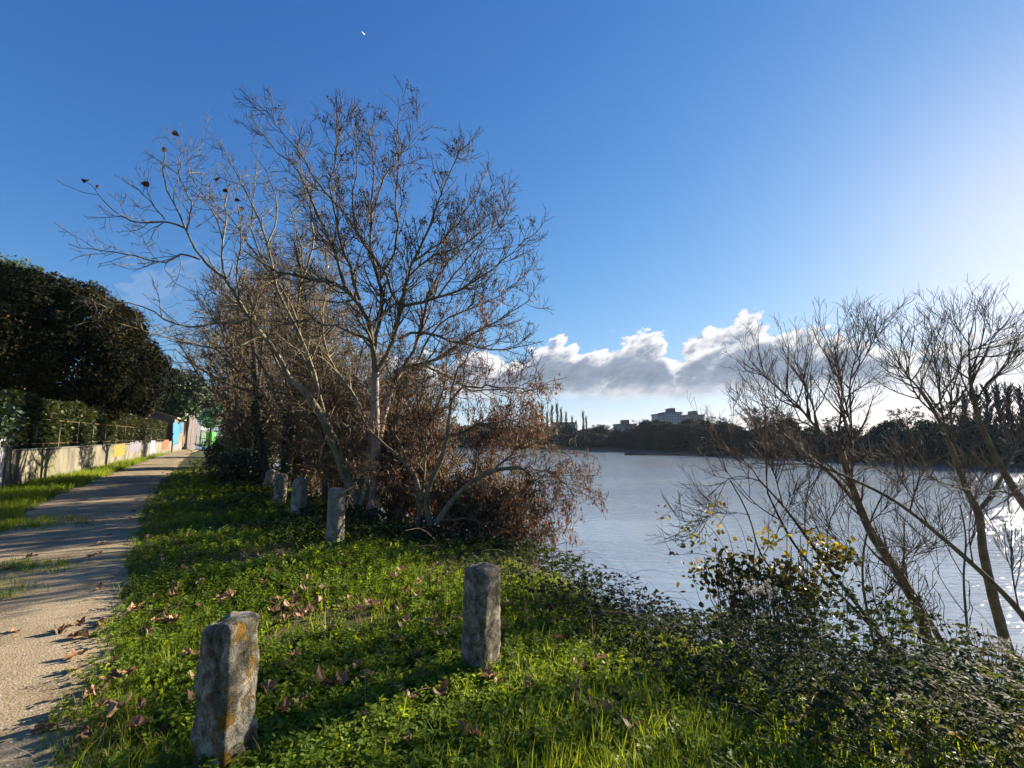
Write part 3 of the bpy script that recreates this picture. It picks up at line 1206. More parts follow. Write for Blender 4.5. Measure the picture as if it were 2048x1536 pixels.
# ------------------------------------------------------------------ the pale many-stemmed tree leaning left
def leaning_tree():
    Y = 10.9
    trunk = [limb([(722, 1022), (735, 975), (742, 930), (739, 890), (730, 840)], Y - .2, Y - .1, .09, .06, 12),
             limb([(716, 1000), (692, 945), (672, 895), (645, 835), (612, 785), (579, 757)], Y + .1, Y - .5, .15, .055, 14)]
    L1 = [limb([(579, 757), (559, 710), (527, 670), (495, 638), (479, 599), (452, 555), (400, 519), (375, 480), (368, 440), (345, 400), (320, 360), (335, 300)], Y - .5, Y - 1.7, .052, .007, 16, zig=.015),
          limb([(400, 519), (365, 505), (330, 528), (290, 520), (250, 505), (200, 500), (160, 495), (135, 487)], Y - 1.3, Y - 2.4, .022, .005, 14, zig=.015),
          limb([(368, 455), (330, 440), (275, 448), (235, 430), (205, 395), (170, 360)], Y - 1.5, Y - 2.0, .022, .005, zig=.015),
          limb([(330, 440), (300, 400), (270, 375), (245, 360)], Y - 1.6, Y - 1.9, .014, .005, zig=.015),
          limb([(372, 460), (385, 420), (375, 380), (350, 345), (365, 295)], Y - 1.5, Y - 1.1, .018, .005, zig=.015),
          limb([(452, 555), (440, 500), (455, 440), (450, 390), (480, 330)], Y - 1.2, Y - .6, .024, .005, zig=.02),
          limb([(445, 480), (430, 420), (395, 370), (360, 330), (400, 310)], Y - 1.0, Y - 1.3, .016, .005, zig=.02),
          limb([(650, 835), (636, 790), (628, 745), (598, 666), (559, 599), (547, 547), (535, 487), (515, 428), (480, 360), (440, 280)], Y - .2, Y - .9, .05, .006, 16, zig=.015),
          limb([(640, 800), (614, 718), (594, 642), (598, 567), (610, 527), (590, 450), (570, 380)], Y, Y + .6, .04, .006, 14, zig=.015),
          limb([(594, 642), (560, 560), (520, 520), (500, 450), (510, 370), (520, 290)], Y - .3, Y + .4, .03, .005, zig=.02),
          limb([(598, 567), (630, 500), (620, 420), (600, 340), (590, 270)], Y + .2, Y + .9, .028, .005, zig=.02),
          limb([(547, 547), (500, 500), (470, 440), (420, 400), (400, 340)], Y - .5, Y + .1, .024, .005, zig=.02),
          limb([(479, 599), (470, 540), (490, 480), (470, 420), (480, 350)], Y - 1.0, Y - .2, .024, .005, zig=.02),
          limb([(535, 487), (560, 420), (540, 350), (500, 300)], Y - .7, Y - .2, .02, .005, zig=.02),
          limb([(730, 840), (700, 770), (660, 730), (640, 650), (655, 570), (650, 480)], Y - .1, Y + .8, .045, .006, zig=.02),
          limb([(495, 638), (430, 650), (370, 660), (300, 620), (230, 600), (190, 640)], Y - .9, Y - 2.2, .03, .005, zig=.03),
          limb([(527, 670), (450, 700), (380, 690), (300, 665), (240, 650)], Y - .6, Y - 2.6, .03, .005, zig=.03)]
    P, Rr = [], []
    for p_, r_ in L1:
        q = resample(p_, 14)
        P.append(q)
        Rr.append(np.linspace(r_[0], r_[-1], 14))
    P, Rr = np.stack(P), np.stack(Rr)
    lv = levels(P, Rr, [
        dict(dens=6.4, length=.95, ang=(48, 14), k=6, wig=.17, up=.09, ratio=.6, rmin=.0058, t0=.15, fall=.45),
        dict(dens=6.5, length=.36, ang=(52, 14), k=4, wig=.2, up=.08, ratio=.65, rmin=.005, t0=.15, fall=.4),
        dict(dens=5.5, length=.14, ang=(55, 14), k=3, wig=.2, up=.05, ratio=.7, rmin=.004, t0=.2, fall=.3)])
    tV, tF = trunk_mesh(trunk, 14, 36, .1)
    bV, bF = tubes([(P, knobbly(P, Rr, .06), 8), (*lv[1], 5), (*lv[2], 4), (*lv[3], 3)])
    e = tree('bare_tree', (trunk[1][0][0][0], Y, float(height(np.array(trunk[1][0][0][0]), np.array(Y)))), 'pale bare tree leaning out left over the path, few withered leaves left', 'tree',
             [('trunk', tV, tF, bark_pale, None, True), ('branches', bV, bF, bark_pale, None, True)])
    for px, py, dY in ((291, 368, 1.85), (435, 358, 1.1), (450, 381, 1.1), (482, 418, .9), (328, 300, 1.7), (351, 267, 1.3), (170, 360, 2.0), (192, 375, 2.0), (474, 400, .9)):
        c = at(px, py, Y - dY)
        V, Fc = SERR
        A = rot_mats(rng.uniform(0, 6.28, 1), rng.uniform(.5, 1.4, 1), rng.uniform(0, 6.28, 1), np.array([rng.uniform(.10, .15)]))[0]
        V = (V * [1.25, 1, 1.6] - [0, .5, 0]) @ A.T + c
        mesh_obj('withered_leaf', V, Fc, dead_leaf, e, attrs={'tint': np.full(len(V), rng.uniform(0, .6))})


leaning_tree()


# ------------------------------------------------------------------ russet shrub hanging over the water
def russet_shrub():
    Y = 9.0
    base = (850, 1042)
    trunk = [limb([(836, 1046), (838, 985), (830, 945), (800, 915), (775, 895)], Y, Y + .5, .05, .03, 10),
             limb([(862, 1050), (850, 1010), (860, 960), (885, 920), (896, 860), (903, 800)], Y - .1, Y, .052, .03, 12),
             limb([(875, 1045), (905, 1000), (945, 960), (990, 938), (1040, 935)], Y - .2, Y - .7, .055, .03, 12)]
    L1 = [limb([(775, 895), (740, 860), (690, 850), (640, 830), (590, 820)], Y + .5, Y + 1.2, .028, .006, zig=.03),
          limb([(800, 915), (790, 850), (800, 790), (770, 720), (760, 660)], Y + .4, Y + .1, .028, .005, zig=.03),
          limb([(845, 1000), (850, 920), (865, 860), (880, 800), (900, 730), (890, 650)], Y, Y + .8, .03, .005, zig=.03),
          limb([(903, 800), (930, 770), (985, 780), (1030, 770), (1075, 800)], Y, Y - .6, .026, .005, zig=.03),
          limb([(900, 830), (905, 760), (940, 700), (970, 650), (1000, 610)], Y, Y + .4, .024, .005, zig=.03),
          limb([(895, 870), (950, 850), (1010, 840), (1070, 860), (1110, 900)], Y, Y - .5, .026, .005, zig=.03),
          limb([(1040, 935), (1068, 960), (1072, 1010), (1075, 1060)], Y - .7, Y - .9, .024, .006, zig=.03),
          limb([(1020, 935), (1080, 930), (1120, 955), (1150, 990)], Y - .6, Y - .9, .02, .005, zig=.03),
          limb([(990, 938), (1030, 900), (1085, 880), (1140, 910), (1155, 950)], Y - .5, Y - .4, .022, .005, zig=.03),
          limb([(945, 960), (960, 900), (1000, 860), (1060, 840)], Y - .4, Y + .5, .02, .005, zig=.03),
          limb([(905, 1000), (960, 1010), (1020, 1000), (1090, 1030), (1130, 1060)], Y - .2, Y - .9, .022, .005, zig=.03),
          limb([(870, 1040), (930, 1040), (990, 1050), (1050, 1075), (1090, 1090)], Y - .2, Y - 1.0, .02, .005, zig=.03),
          limb([(838, 985), (800, 960), (760, 950), (720, 960)], Y, Y + .2, .018, .005, zig=.03),
          limb([(830, 945), (850, 890), (830, 830), (840, 770), (810, 700)], Y, Y + .6, .024, .005, zig=.03)]
    P, Rr = stack_limbs(L1)
    lv = levels(P, Rr, [
        dict(dens=12.0, length=.85, ang=(55, 18), k=6, wig=.22, up=-.02, ratio=.6, rmin=.0055, t0=.1, fall=.3),
        dict(dens=12, length=.38, ang=(55, 18), k=4, wig=.26, up=-.05, ratio=.65, rmin=.0045, t0=.1, fall=.3),
        dict(dens=5.0, length=.13, ang=(55, 18), k=3, wig=.25, up=-.05, ratio=.7, rmin=.0036, t0=.2, fall=.3)])
    tV, tF = trunk_mesh(trunk, 12, 30, .1)
    bV, bF = tubes([(P, Rr, 7), (*lv[1], 4), (*lv[2], 3), (*lv[3], 3)])
    c = np.concatenate([tips(lv[1][0], 1, .2), tips(lv[1][0], 1, .2), tips(lv[2][0], .7, .1)])
    dns = .5 + .5 * wob3(c, 3.5, 88)
    c = c[rng.random(len(c)) < np.clip(dns * 1.1, .05, 1) * sstep(-3.8, -1.2, c[:, 0])]
    sV, sF, sT = seed_clusters(c, 14, .075, (.03, .03, .07))
    b = at(*base, Y)
    tree('russet_shrub', (b[0], Y, float(height(np.array(b[0]), np.array(Y)))), 'sprawling shrub with hanging russet seeds, arching over the water', 'shrub',
         [('stems', tV, tF, bark_pale, None, True), ('branches', bV, bF, twig_tan, None, True), ('seed_bunches', sV, sF, seed_red, {'tint': sT}, False)])


russet_shrub()


# ------------------------------------------------------------------ generic bare tree made about its own foot
def bare_tree_parts(base, h, spread, n1, stems, r0, lv_specs, up=.10, lean=(0, 0), fork=.25, sides=10, k=12):
    """stems rise from the base, n1 limbs leave each"""
    base = np.array(base, float)
    T = []
    for s in range(stems):
        az = rng.uniform(0, 6.28)
        sp = rng.uniform(.15, .4) * spread if stems > 1 else .05 * spread
        t = np.linspace(0, 1, k)
        P = base + np.stack([np.cos(az) * sp * t ** 1.2 + lean[0] * t, np.sin(az) * sp * t ** 1.2 + lean[1] * t, h * .9 * t], 1)
        P[2:] += np.cumsum(rng.normal(0, .02 * h / 6, (k - 2, 3)), 0)
        P[0, 2] -= .15
        T.append((P, np.linspace(r0 * rng.uniform(.7, 1), r0 * .12, k)))
    P, Rr = stack_limbs(T)
    Ls = P[0, -1, 2] - base[2]
    l1 = grow(P, Rr, n1 / Ls, spread, (52, 12), 9, .09, up, .55, .012, fork, 1, .45)
    lv = levels(*l1, lv_specs)
    return T, lv


def std_levels(s, dmul=1.0, rmin=.006, up=.05, droop=0):
    return [dict(dens=3.2 * dmul / s, length=1.3 * s, ang=(48, 14), k=6, wig=.15, up=up, ratio=.6, rmin=rmin * 1.3, t0=.15, fall=.4),
            dict(dens=4.5 * dmul / s, length=.6 * s, ang=(50, 15), k=4, wig=.18, up=up, ratio=.6, rmin=rmin, t0=.12, fall=.35),
            dict(dens=5.0 * dmul / s, length=.26 * s, ang=(50, 15), k=3, wig=.2, up=up, ratio=.7, rmin=rmin * .85, t0=.15, fall=.3)]


def make_bare(base, h, spread, n1, stems, r0, label, group=None, dmul=1.0, rmin=.006, up=.06, tm=bark_dark, bm=twig_dark, lean=(0, 0), fork=.25, name='bare_tree', s=None, extra=None, cat='tree'):
    s = s or h / 8
    T, lv = bare_tree_parts(base, h, spread, n1, stems, r0, std_levels(s, dmul, rmin, up), .10, lean, fork)
    tV, tF = trunk_mesh(T, 10, 26, .12)
    bV, bF = tubes([(*lv[0], 6), (*lv[1], 4), (*lv[2], 3), (*lv[3], 3)])
    parts = [('trunk', tV, tF, tm, None, True), ('branches', bV, bF, bm, None, True)]
    if extra:
        parts += extra(T, lv)
    return tree(name, base, label, cat, parts, group)


def gz(x, y):
    return float(height(np.array(float(x)), np.array(float(y))))


def base_px(px, Y, dz=0):
    x = (px - 1024) / F * Y * 1.0
    return (x, Y, gz(x, Y) + dz)


# ivy-clad dark trunks behind the bollards, and the denser trees behind them
def ivy_on(T, lv):
    P = np.concatenate([smooth_line(t[0], 40, 1)[:20] for t in T])
    n = 1500
    c = P[rng.integers(0, len(P), n)] + rng.normal(0, .11, (n, 3))
    M = rot_mats(rng.uniform(0, 6.28, n), rng.uniform(0, 1.4, n), rng.uniform(0, 6.28, n), rng.uniform(.06, .13, n))
    V, Fc, t = scatter_mesh([ROUND], c, M, rng.uniform(0, 1, n))
    return [('ivy', V, Fc, ivy_leaf, {'tint': t}, False)]


make_bare(base_px(540, 17.2), 7.6, 3.6, 26, 1, .24, 'bare tree with black ivy-clad trunk behind the leaning bollard', 'bare trees along the near bank', 1.35, .0095, .02, lean=(-.9, .2), bm=twig_tan, extra=ivy_on)
make_bare(base_px(577, 15.8), 7.4, 3.4, 24, 1, .25, 'bare tree with thick ivy-clad trunk behind the round-topped bollard', 'bare trees along the near bank', 1.3, .009, .03, lean=(.3, .3), bm=twig_tan, extra=ivy_on)
make_bare(base_px(662, 14.0), 5.4, 3.0, 22, 3, .13, 'bushy bare tree on the bank just behind the pale leaning trunk', 'bare trees along the near bank', 1.4, .008, .03, bm=twig_tan)
make_bare(base_px(470, 22.0), 9.5, 4.2, 30, 2, .22, 'tall bare tree with fine twigs beyond the farthest bollard', 'bare trees along the near bank', 1.25, .012, .05, lean=(-.5, 0), bm=twig_tan)
make_bare(base_px(590, 21.0), 11.0, 4.4, 30, 2, .24, 'tallest of the bare trees behind the ivy-clad trunks', 'bare trees along the near bank', 1.2, .012, .06, bm=twig_tan)
make_bare(base_px(462, 30.0), 11.5, 4.8, 30, 2, .25, 'bare tree over the far bend of the path, pale twigs', 'bare trees along the near bank', 1.1, .016, .05, bm=twig_tan)
make_bare(base_px(690, 18.5), 7.2, 3.4, 26, 3, .15, 'bare bushy tree low over the water behind the forked tree', 'bare trees along the near bank', 1.2, .010, .04, bm=twig_tan)
make_bare(base_px(800, 13.0), 4.6, 2.6, 22, 4, .09, 'tangled bare bush behind the forked trunk at the water edge', 'bare trees along the near bank', 1.3, .0075, .02, bm=twig_tan)


# ------------------------------------------------------------------ trees on the right bank edge
twig_right = noise_mat('right_twig', [(0.3, (0.05, 0.036, 0.026)), (0.6, (0.115, 0.088, 0.062))], scale=5, bump=0)


def guided(name, label, cat, trunk, L1, specs, tm, bm, group=None, extra=None):
    Q, Rq = [], []
    for p_, r_ in L1:
        Q.append(resample(p_, 14))
        Rq.append(np.linspace(r_[0], r_[-1], 14))
    P, Rr = np.stack(Q), np.stack(Rq)
    lv = levels(P, Rr, specs)
    trunk = [(p_, r_ * .66) for p_, r_ in trunk]
    Rr = np.maximum(Rr * .55, .004)
    tV, tF = trunk_mesh(trunk, 12, 36, .12)
    bV, bF = tubes([(P, knobbly(P, Rr, .04), 7), (*lv[1], 5), (*lv[2], 4), (*lv[3], 3)])
    b = trunk[0][0][0]
    parts = [('trunk', tV, tF, tm, None, True), ('branches', bV, bF, bm, None, True)]
    if extra:
        parts += extra(P, lv)
    return tree(name, (b[0], b[1], b[2]), label, cat, parts, group)


fan = [dict(dens=8, length=.95, ang=(34, 10), k=7, wig=.07, up=.12, ratio=.6, rmin=.0048, t0=.15, fall=.45),
       dict(dens=9, length=.5, ang=(34, 11), k=5, wig=.08, up=.12, ratio=.6, rmin=.0036, t0=.15, fall=.4),
       dict(dens=6.5, length=.24, ang=(36, 11), k=3, wig=.1, up=.1, ratio=.7, rmin=.0031, t0=.2, fall=.3)]
gR = 'bare trees rooted at the water edge'


def hanging(P, lv):
    """dead climber strands hanging from the trunk"""
    n = 60
    c = P[0][rng.integers(0, 6, n)] + rng.normal(0, .3, (n, 3)) * [1, 1, .5]
    k = 8
    out = np.zeros((n, k, 3))
    out[:, 0] = c
    ln = rng.uniform(.5, 1.6, n)
    for j in range(1, k):
        out[:, j] = out[:, j - 1] + np.stack([rng.normal(0, .05, n), rng.normal(0, .05, n), -ln / (k - 1)], 1)
    V, Fc = tubes([(out, np.full((n, k), .006), 3)])
    sv, sf, st = seed_clusters(tips(out, 1.0, .1), 5, .05, .05)
    return [('climber', V, Fc, twig_dark, None, True), ('climber_leaves', sv, sf, seed_dark, {'tint': st}, False)]


Y = 8.3
guided('bare_tree', 'bare tree leaning left with hanging dead climber, over the brambles', 'tree',
       [limb([(1850, 1262), (1847, 1235), (1789, 1132), (1739, 1066), (1714, 999), (1690, 930), (1681, 900)], Y, Y, .13, .075, 14),
        limb([(1870, 1262), (1815, 1165), (1765, 1090), (1722, 1020), (1678, 962), (1640, 930)], Y + .25, Y + .5, .07, .045, 12)],
       [limb([(1850, 1250), (1789, 1132), (1739, 1066), (1714, 999), (1681, 900)], Y, Y, .05, .04, 14),
        limb([(1681, 900), (1660, 875), (1631, 857), (1590, 800), (1552, 775), (1504, 725)], Y, Y - .8, .05, .007),
        limb([(1704, 960), (1704, 876), (1699, 781), (1700, 750), (1716, 700), (1735, 640)], Y, Y + .4, .045, .006),
        limb([(1675, 893), (1682, 829), (1685, 762), (1672, 700), (1680, 650)], Y, Y + .9, .035, .006),
        limb([(1700, 845), (1685, 780), (1669, 718), (1640, 655)], Y + .1, Y - .4, .03, .006),
        limb([(1640, 930), (1621, 914), (1577, 876), (1530, 840), (1510, 790)], Y + .5, Y + .2, .035, .006),
        limb([(1640, 866), (1620, 790), (1590, 720), (1570, 690)], Y - .3, Y + .2, .028, .006),
        limb([(1700, 760), (1740, 700), (1755, 660)], Y + .2, Y, .024, .006),
        limb([(1631, 857), (1600, 840), (1560, 830), (1520, 770)], Y - .3, Y - .6, .024, .006)],
       fan, bark_branch, twig_right, gR, hanging)

Y = 8.2
guided('bare_tree', 'bare tree with dark trunk forking in two above the brambles', 'tree',
       [limb([(2012, 1285), (2000, 1244), (1979, 1165), (1963, 1087), (1962, 1037), (1954, 1016)], Y, Y, .12, .085, 14),
        limb([(1954, 1016), (1934, 983), (1917, 933), (1894, 876), (1874, 829), (1837, 775)], Y, Y - .2, .075, .04, 12),
        limb([(1956, 1022), (1985, 990), (2006, 950)], Y, Y + .2, .055, .04, 8)],
       [limb([(1880, 845), (1858, 800), (1837, 775), (1795, 731), (1780, 690)], Y - .2, Y - .7, .04, .006),
        limb([(1917, 933), (1900, 850), (1905, 780), (1896, 730), (1892, 690)], Y - .1, Y + .5, .035, .006),
        limb([(1894, 876), (1880, 800), (1872, 740), (1868, 705), (1872, 680)], Y - .1, Y - .5, .034, .006),
        limb([(1874, 829), (1835, 800), (1815, 750), (1820, 710), (1826, 670)], Y - .2, Y + .2, .03, .006),
        limb([(2006, 950), (2030, 900), (2035, 850), (2060, 800)], Y + .2, Y + .4, .036, .006),
        limb([(1934, 983), (1870, 960), (1820, 940), (1770, 950)], Y, Y - .6, .022, .006),
        limb([(1905, 780), (1925, 720), (1920, 690), (1930, 665)], Y + .3, Y, .024, .006)],
       fan, bark_branch, twig_right, gR)

Y = 7.8
guided('bare_tree', 'tallest bare tree rising from the right edge with long leaning trunk', 'tree',
       [limb([(2190, 1220), (2120, 1110), (2045, 1003), (2007, 946), (1969, 870), (1944, 797), (1939, 735)], Y, Y, .12, .03, 16)],
       [limb([(1944, 797), (1938, 712), (1938, 685), (1936, 655)], Y, Y, .045, .006),
        limb([(1960, 840), (1925, 760), (1908, 715), (1898, 680)], Y, Y + .5, .032, .006),
        limb([(1950, 810), (1975, 760), (2010, 740), (2030, 690)], Y, Y - .4, .03, .006),
        limb([(1938, 702), (1962, 695), (1978, 680), (1984, 662)], Y, Y + .3, .026, .006),
        limb([(1938, 690), (1922, 665), (1910, 645)], Y, Y - .2, .02, .006),
        limb([(2007, 946), (2050, 860), (2075, 810), (2090, 750)], Y, Y + .4, .04, .006),
        limb([(1940, 720), (1975, 700), (1998, 690)], Y, Y - .2, .018, .006),
        limb([(2045, 1003), (2010, 980), (1960, 985), (1920, 970)], Y, Y - .5, .02, .006)],
       fan, bark_branch, twig_right, gR)

Y = 7.2
guided('bare_tree', 'thin dark trunk slanting far left across the forked tree', 'tree',
       [limb([(2075, 1275), (2037, 1215), (1946, 1128), (1859, 1053), (1789, 999), (1714, 962), (1660, 940)], Y, Y + .6, .065, .028, 16)],
       [limb([(1859, 1053), (1820, 990), (1790, 940), (1780, 900)], Y + .3, Y + .5, .022, .005),
        limb([(1820, 1022), (1835, 960), (1870, 910), (1880, 880)], Y + .3, Y + .2, .022, .005),
        limb([(1714, 962), (1660, 940), (1600, 925), (1540, 930)], Y + .6, Y + .8, .022, .005),
        limb([(1946, 1128), (1935, 1060), (1950, 990)], Y + .2, Y, .02, .005),
        limb([(2037, 1215), (2020, 1130), (2025, 1060), (2015, 1000)], Y, Y - .3, .02, .005),
        limb([(1900, 1090), (1850, 1100), (1790, 1090), (1740, 1100)], Y + .2, Y - .3, .016, .005)],
       fan, bark_branch, twig_right, gR)

Y = 7.6
russet_twig = noise_mat('russet_twig', [(0.3, (0.06, 0.036, 0.022)), (0.6, (0.14, 0.08, 0.045))], scale=5, bump=0)
guided('bare_shrub', 'slanting bare shrub with reddish twigs behind the yellow ivy', 'shrub',
       [limb([(1750, 1262), (1735, 1235), (1660, 1140), (1610, 1070), (1565, 1008), (1520, 962)], Y, Y, .05, .022, 14),
        limb([(1720, 1230), (1600, 1110), (1560, 1040), (1535, 985)], Y - .3, Y - .2, .035, .02, 12)],
       [limb([(1520, 962), (1500, 930), (1460, 900), (1430, 870)], Y, Y - .3, .02, .005),
        limb([(1610, 1070), (1610, 1000), (1625, 950), (1600, 900)], Y, Y + .3, .02, .005),
        limb([(1565, 1008), (1550, 950), (1530, 890), (1500, 830)], Y, Y + .2, .02, .005),
        limb([(1560, 1040), (1510, 1010), (1470, 960), (1440, 930)], Y - .2, Y - .4, .018, .005),
        limb([(1535, 985), (1530, 920), (1550, 870), (1545, 820)], Y - .2, Y, .018, .005),
        limb([(1660, 1140), (1650, 1060), (1680, 1000), (1690, 960)], Y, Y + .4, .018, .005),
        limb([(1520, 962), (1480, 950), (1450, 960), (1420, 990)], Y, Y + .2, .016, .005)],
       fan, bark_dark, russet_twig, gR)

guided('bare_shrub', 'thin upright bare stem right behind the yellow ivy, left of the leaning trunk', 'shrub',
       [limb([(1745, 1275), (1720, 1150), (1735, 1050), (1770, 980)], 7.6, 7.7, .03, .015, 12)],
       [limb([(1735, 1050), (1790, 1000), (1830, 930)], 7.7, 7.9, .014, .005),
        limb([(1720, 1150), (1690, 1080), (1650, 1050)], 7.6, 7.4, .012, .005),
        limb([(1740, 1250), (1800, 1120), (1850, 1080)], 7.6, 7.2, .014, .005)], fan, bark_branch, twig_right, gR)
guided('bare_shrub', 'thin upright bare stem just left of the dark forked trunk', 'shrub',
       [limb([(1935, 1262), (1925, 1150), (1935, 1080), (1920, 1010)], 7.4, 7.5, .028, .015, 12)],
       [limb([(1925, 1150), (1890, 1090), (1870, 1030)], 7.4, 7.2, .014, .005),
        limb([(1932, 1230), (1880, 1160), (1850, 1080)], 7.4, 7.6, .014, .005),
        limb([(1930, 1100), (1960, 1040), (1990, 990)], 7.4, 7.5, .012, .005)], fan, bark_branch, twig_right, gR)
guided('bare_shrub', 'slender bare stem rising out of the left yellow ivy clump', 'shrub',
       [limb([(1590, 1180), (1520, 1120), (1500, 1030), (1460, 960)], 6.6, 7.0, .02, .012, 12)],
       [limb([(1500, 1030), (1440, 1020), (1370, 1050)], 7.0, 6.6, .009, .004),
        limb([(1520, 1120), (1560, 1060), (1580, 990)], 6.8, 7.0, .01, .004)], fan, bark_branch, twig_right, gR)


# ------------------------------------------------------------------ brown thicket along the bank behind the bollards
def russet_on(T, lv):
    c = np.concatenate([tips(lv[1][0], .9, .2), tips(lv[2][0], .35, .2)])
    c = c[rng.random(len(c)) < np.clip(.5 + .8 * wob3(c, 2, 12), .1, 1)]
    V, Fc, t = seed_clusters(c, 8, .09, .06)
    return [('seed_bunches', V, Fc, seed_red, {'tint': t}, False)]


G2 = 'bare brown bushes along the near bank'
for px_, Y_, h_, sp_, lab, ex in ((500, 19.5, 3.6, 2.4, 'brown twiggy bush left of the ivy-clad trunks', None), (552, 21.5, 3.2, 2.2, 'brown twiggy bush between the two ivy-clad trunks', russet_on),
                                  (632, 17.0, 3.0, 2.0, 'russet bush right of the ivy-clad trunks, behind the bollards', russet_on), (700, 13.4, 2.6, 1.9, 'russet thicket behind the pale leaning trunk base', russet_on),
                                  (640, 20.5, 4.6, 3.0, 'tall brown bush far behind the round-topped bollard', None), (735, 15.5, 4.0, 2.8, 'brown bush over the water behind the forked trunk', russet_on),
                                  (790, 11.4, 2.6, 1.9, 'tangle of brown twigs at the right foot of the forked tree', russet_on), (490, 27, 4.0, 2.4, 'brown bush beyond the rounded dark green bush', None),
                                  (482, 40, 5.0, 3.0, 'farthest brown bush on the river side of the path', None), (845, 11.6, 2.4, 1.8, 'low russet bush behind the hanging russet shrub', russet_on),
                                  (800, 10.2, 1.3, 1.1, 'low twiggy bush at the left foot of the hanging russet shrub', russet_on), (905, 9.8, 1.6, 1.3, 'dense russet bush under the arching stems of the hanging shrub', russet_on),
                                  (975, 9.3, 1.6, 1.2, 'dense russet bush in the middle of the shrub by the water', russet_on), (1005, 8.9, 1.5, 1.0, 'rightmost low russet bush, hanging over the water', russet_on)):
    make_bare(base_px(px_, Y_), h_, sp_, 13, 5, .05 + .004 * Y_ / 4, lab, G2, .8 if Y_ > 10.5 else .6, .0055 + .0004 * Y_, .02, bm=twig_bush, s=h_ / 6.5, fork=.06, extra=ex, name='bare_bush', cat='bush')
# ------------------------------------------------------------------ the walled gardens on the left
W0 = gnd(14, 976)[:2]
W1 = gnd(342, 905)[:2]
WD = norm(W1 - W0)
WN = np.array([WD[1], -WD[0]])                     # towards the path
WLEN = float(np.linalg.norm(W1 - W0))


def wpt(s, n, z):
    p = W0 + WD * s + WN * n
    return np.array([p[0], p[1], z])


def prism(pts2, z0, z1):
    """closed prism over a polygon of xy points (counter clockwise)"""
    n = len(pts2)
    V = [(*p, z0) for p in pts2] + [(*p, z1) for p in pts2]
    q = np.array([[i, (i + 1) % n, n + (i + 1) % n, n + i] for i in range(n)])
    return V, q, np.array([list(range(n))[::-1], list(range(n, 2 * n))])


def box_s(s0, s1, n0, n1, z0, z1):
    P = [wpt(s0, n0, 0)[:2], wpt(s0, n1, 0)[:2], wpt(s1, n1, 0)[:2], wpt(s1, n0, 0)[:2]]
    a = np.array(P)
    if np.cross(a[1] - a[0], a[2] - a[1]) < 0:
        P = P[::-1]
    V, q, caps = prism(P, z0, z1)
    return np.array(V), np.concatenate([q, caps])


def join(boxes):
    Vs, Fs, off = [], [], 0
    for V, Fc in boxes:
        Vs.append(V)
        Fs.append(Fc + off)
        off += len(V)
    return np.concatenate(Vs), np.concatenate(Fs)


def grid_wall(s0, s1, n, z0, z1, thick, cell=.25):
    """a wall slab whose faces are finely divided so that the top can be uneven"""
    m = max(2, int((s1 - s0) / cell))
    t = np.linspace(s0, s1, m)
    prof = [(n, z0), (n, z1 - .02), (n - .02, z1), (n - thick + .02, z1), (n - thick, z1 - .02), (n - thick, z0)]
    k = len(prof)
    V = np.array([wpt(s + .0, a, b + (.02 * math.sin(s * 1.3) + .012 * math.sin(s * 4.1) if b > z0 else 0)) for s in t for a, b in prof])
    q = np.array([[i * k + j, (i + 1) * k + j, (i + 1) * k + (j + 1) % k, i * k + (j + 1) % k] for i in range(m - 1) for j in range(k)])
    return V, q, np.array([list(range(k)), list(range((m - 1) * k, m * k))[::-1]])


wall_mat = noise_mat('stained_concrete', [(0.28, (0.05, 0.042, 0.03)), (0.46, (0.12, 0.105, 0.072)), (0.62, (0.175, 0.155, 0.11)), (0.75, (0.12, 0.11, 0.04))], scale=1.1, detail=10, bump=.3, bscale=12, stretch=(1, 1, .55))
white_mat = noise_mat('white_render', [(0.3, (0.3, 0.31, 0.33)), (0.6, (0.42, 0.42, 0.43))], scale=1.5, bump=.15, bscale=20)
post_mat = noise_mat('grey_post', [(0.3, (0.1, 0.1, 0.09)), (0.6, (0.22, 0.21, 0.18))], scale=4, bump=.2)
WALL_H = 1.13

wall = empty('garden_wall', wpt(0, 0, 0), 'low stained concrete garden wall with graffiti beside the path', 'wall')
V, q, c = grid_wall(0, WLEN, 0, -.2, WALL_H, .22)
mesh_obj('wall_panel', V, [q, c], wall_mat, wall)
mesh_obj('coping', *join([box_s(.02, WLEN - .05, -.235, .018, WALL_H + .022, WALL_H + .065)]), noise_mat('coping_concrete', [(.3, (.05, .048, .04)), (.6, (.13, .12, .1))], scale=2, bump=.2), wall)


def wall_px(px, py, n=.0):
    """hit of a photo pixel with the face of the wall: (s, z)"""
    d = ray(px, py)
    o = np.array([0, 0, EYE])
    t = ((W0 + WN * n - o[:2]) @ WN) / (d[:2] @ WN)
    p = o + d * t
    return float((p[:2] - W0) @ WD), float(p[2])


paint_n = 0


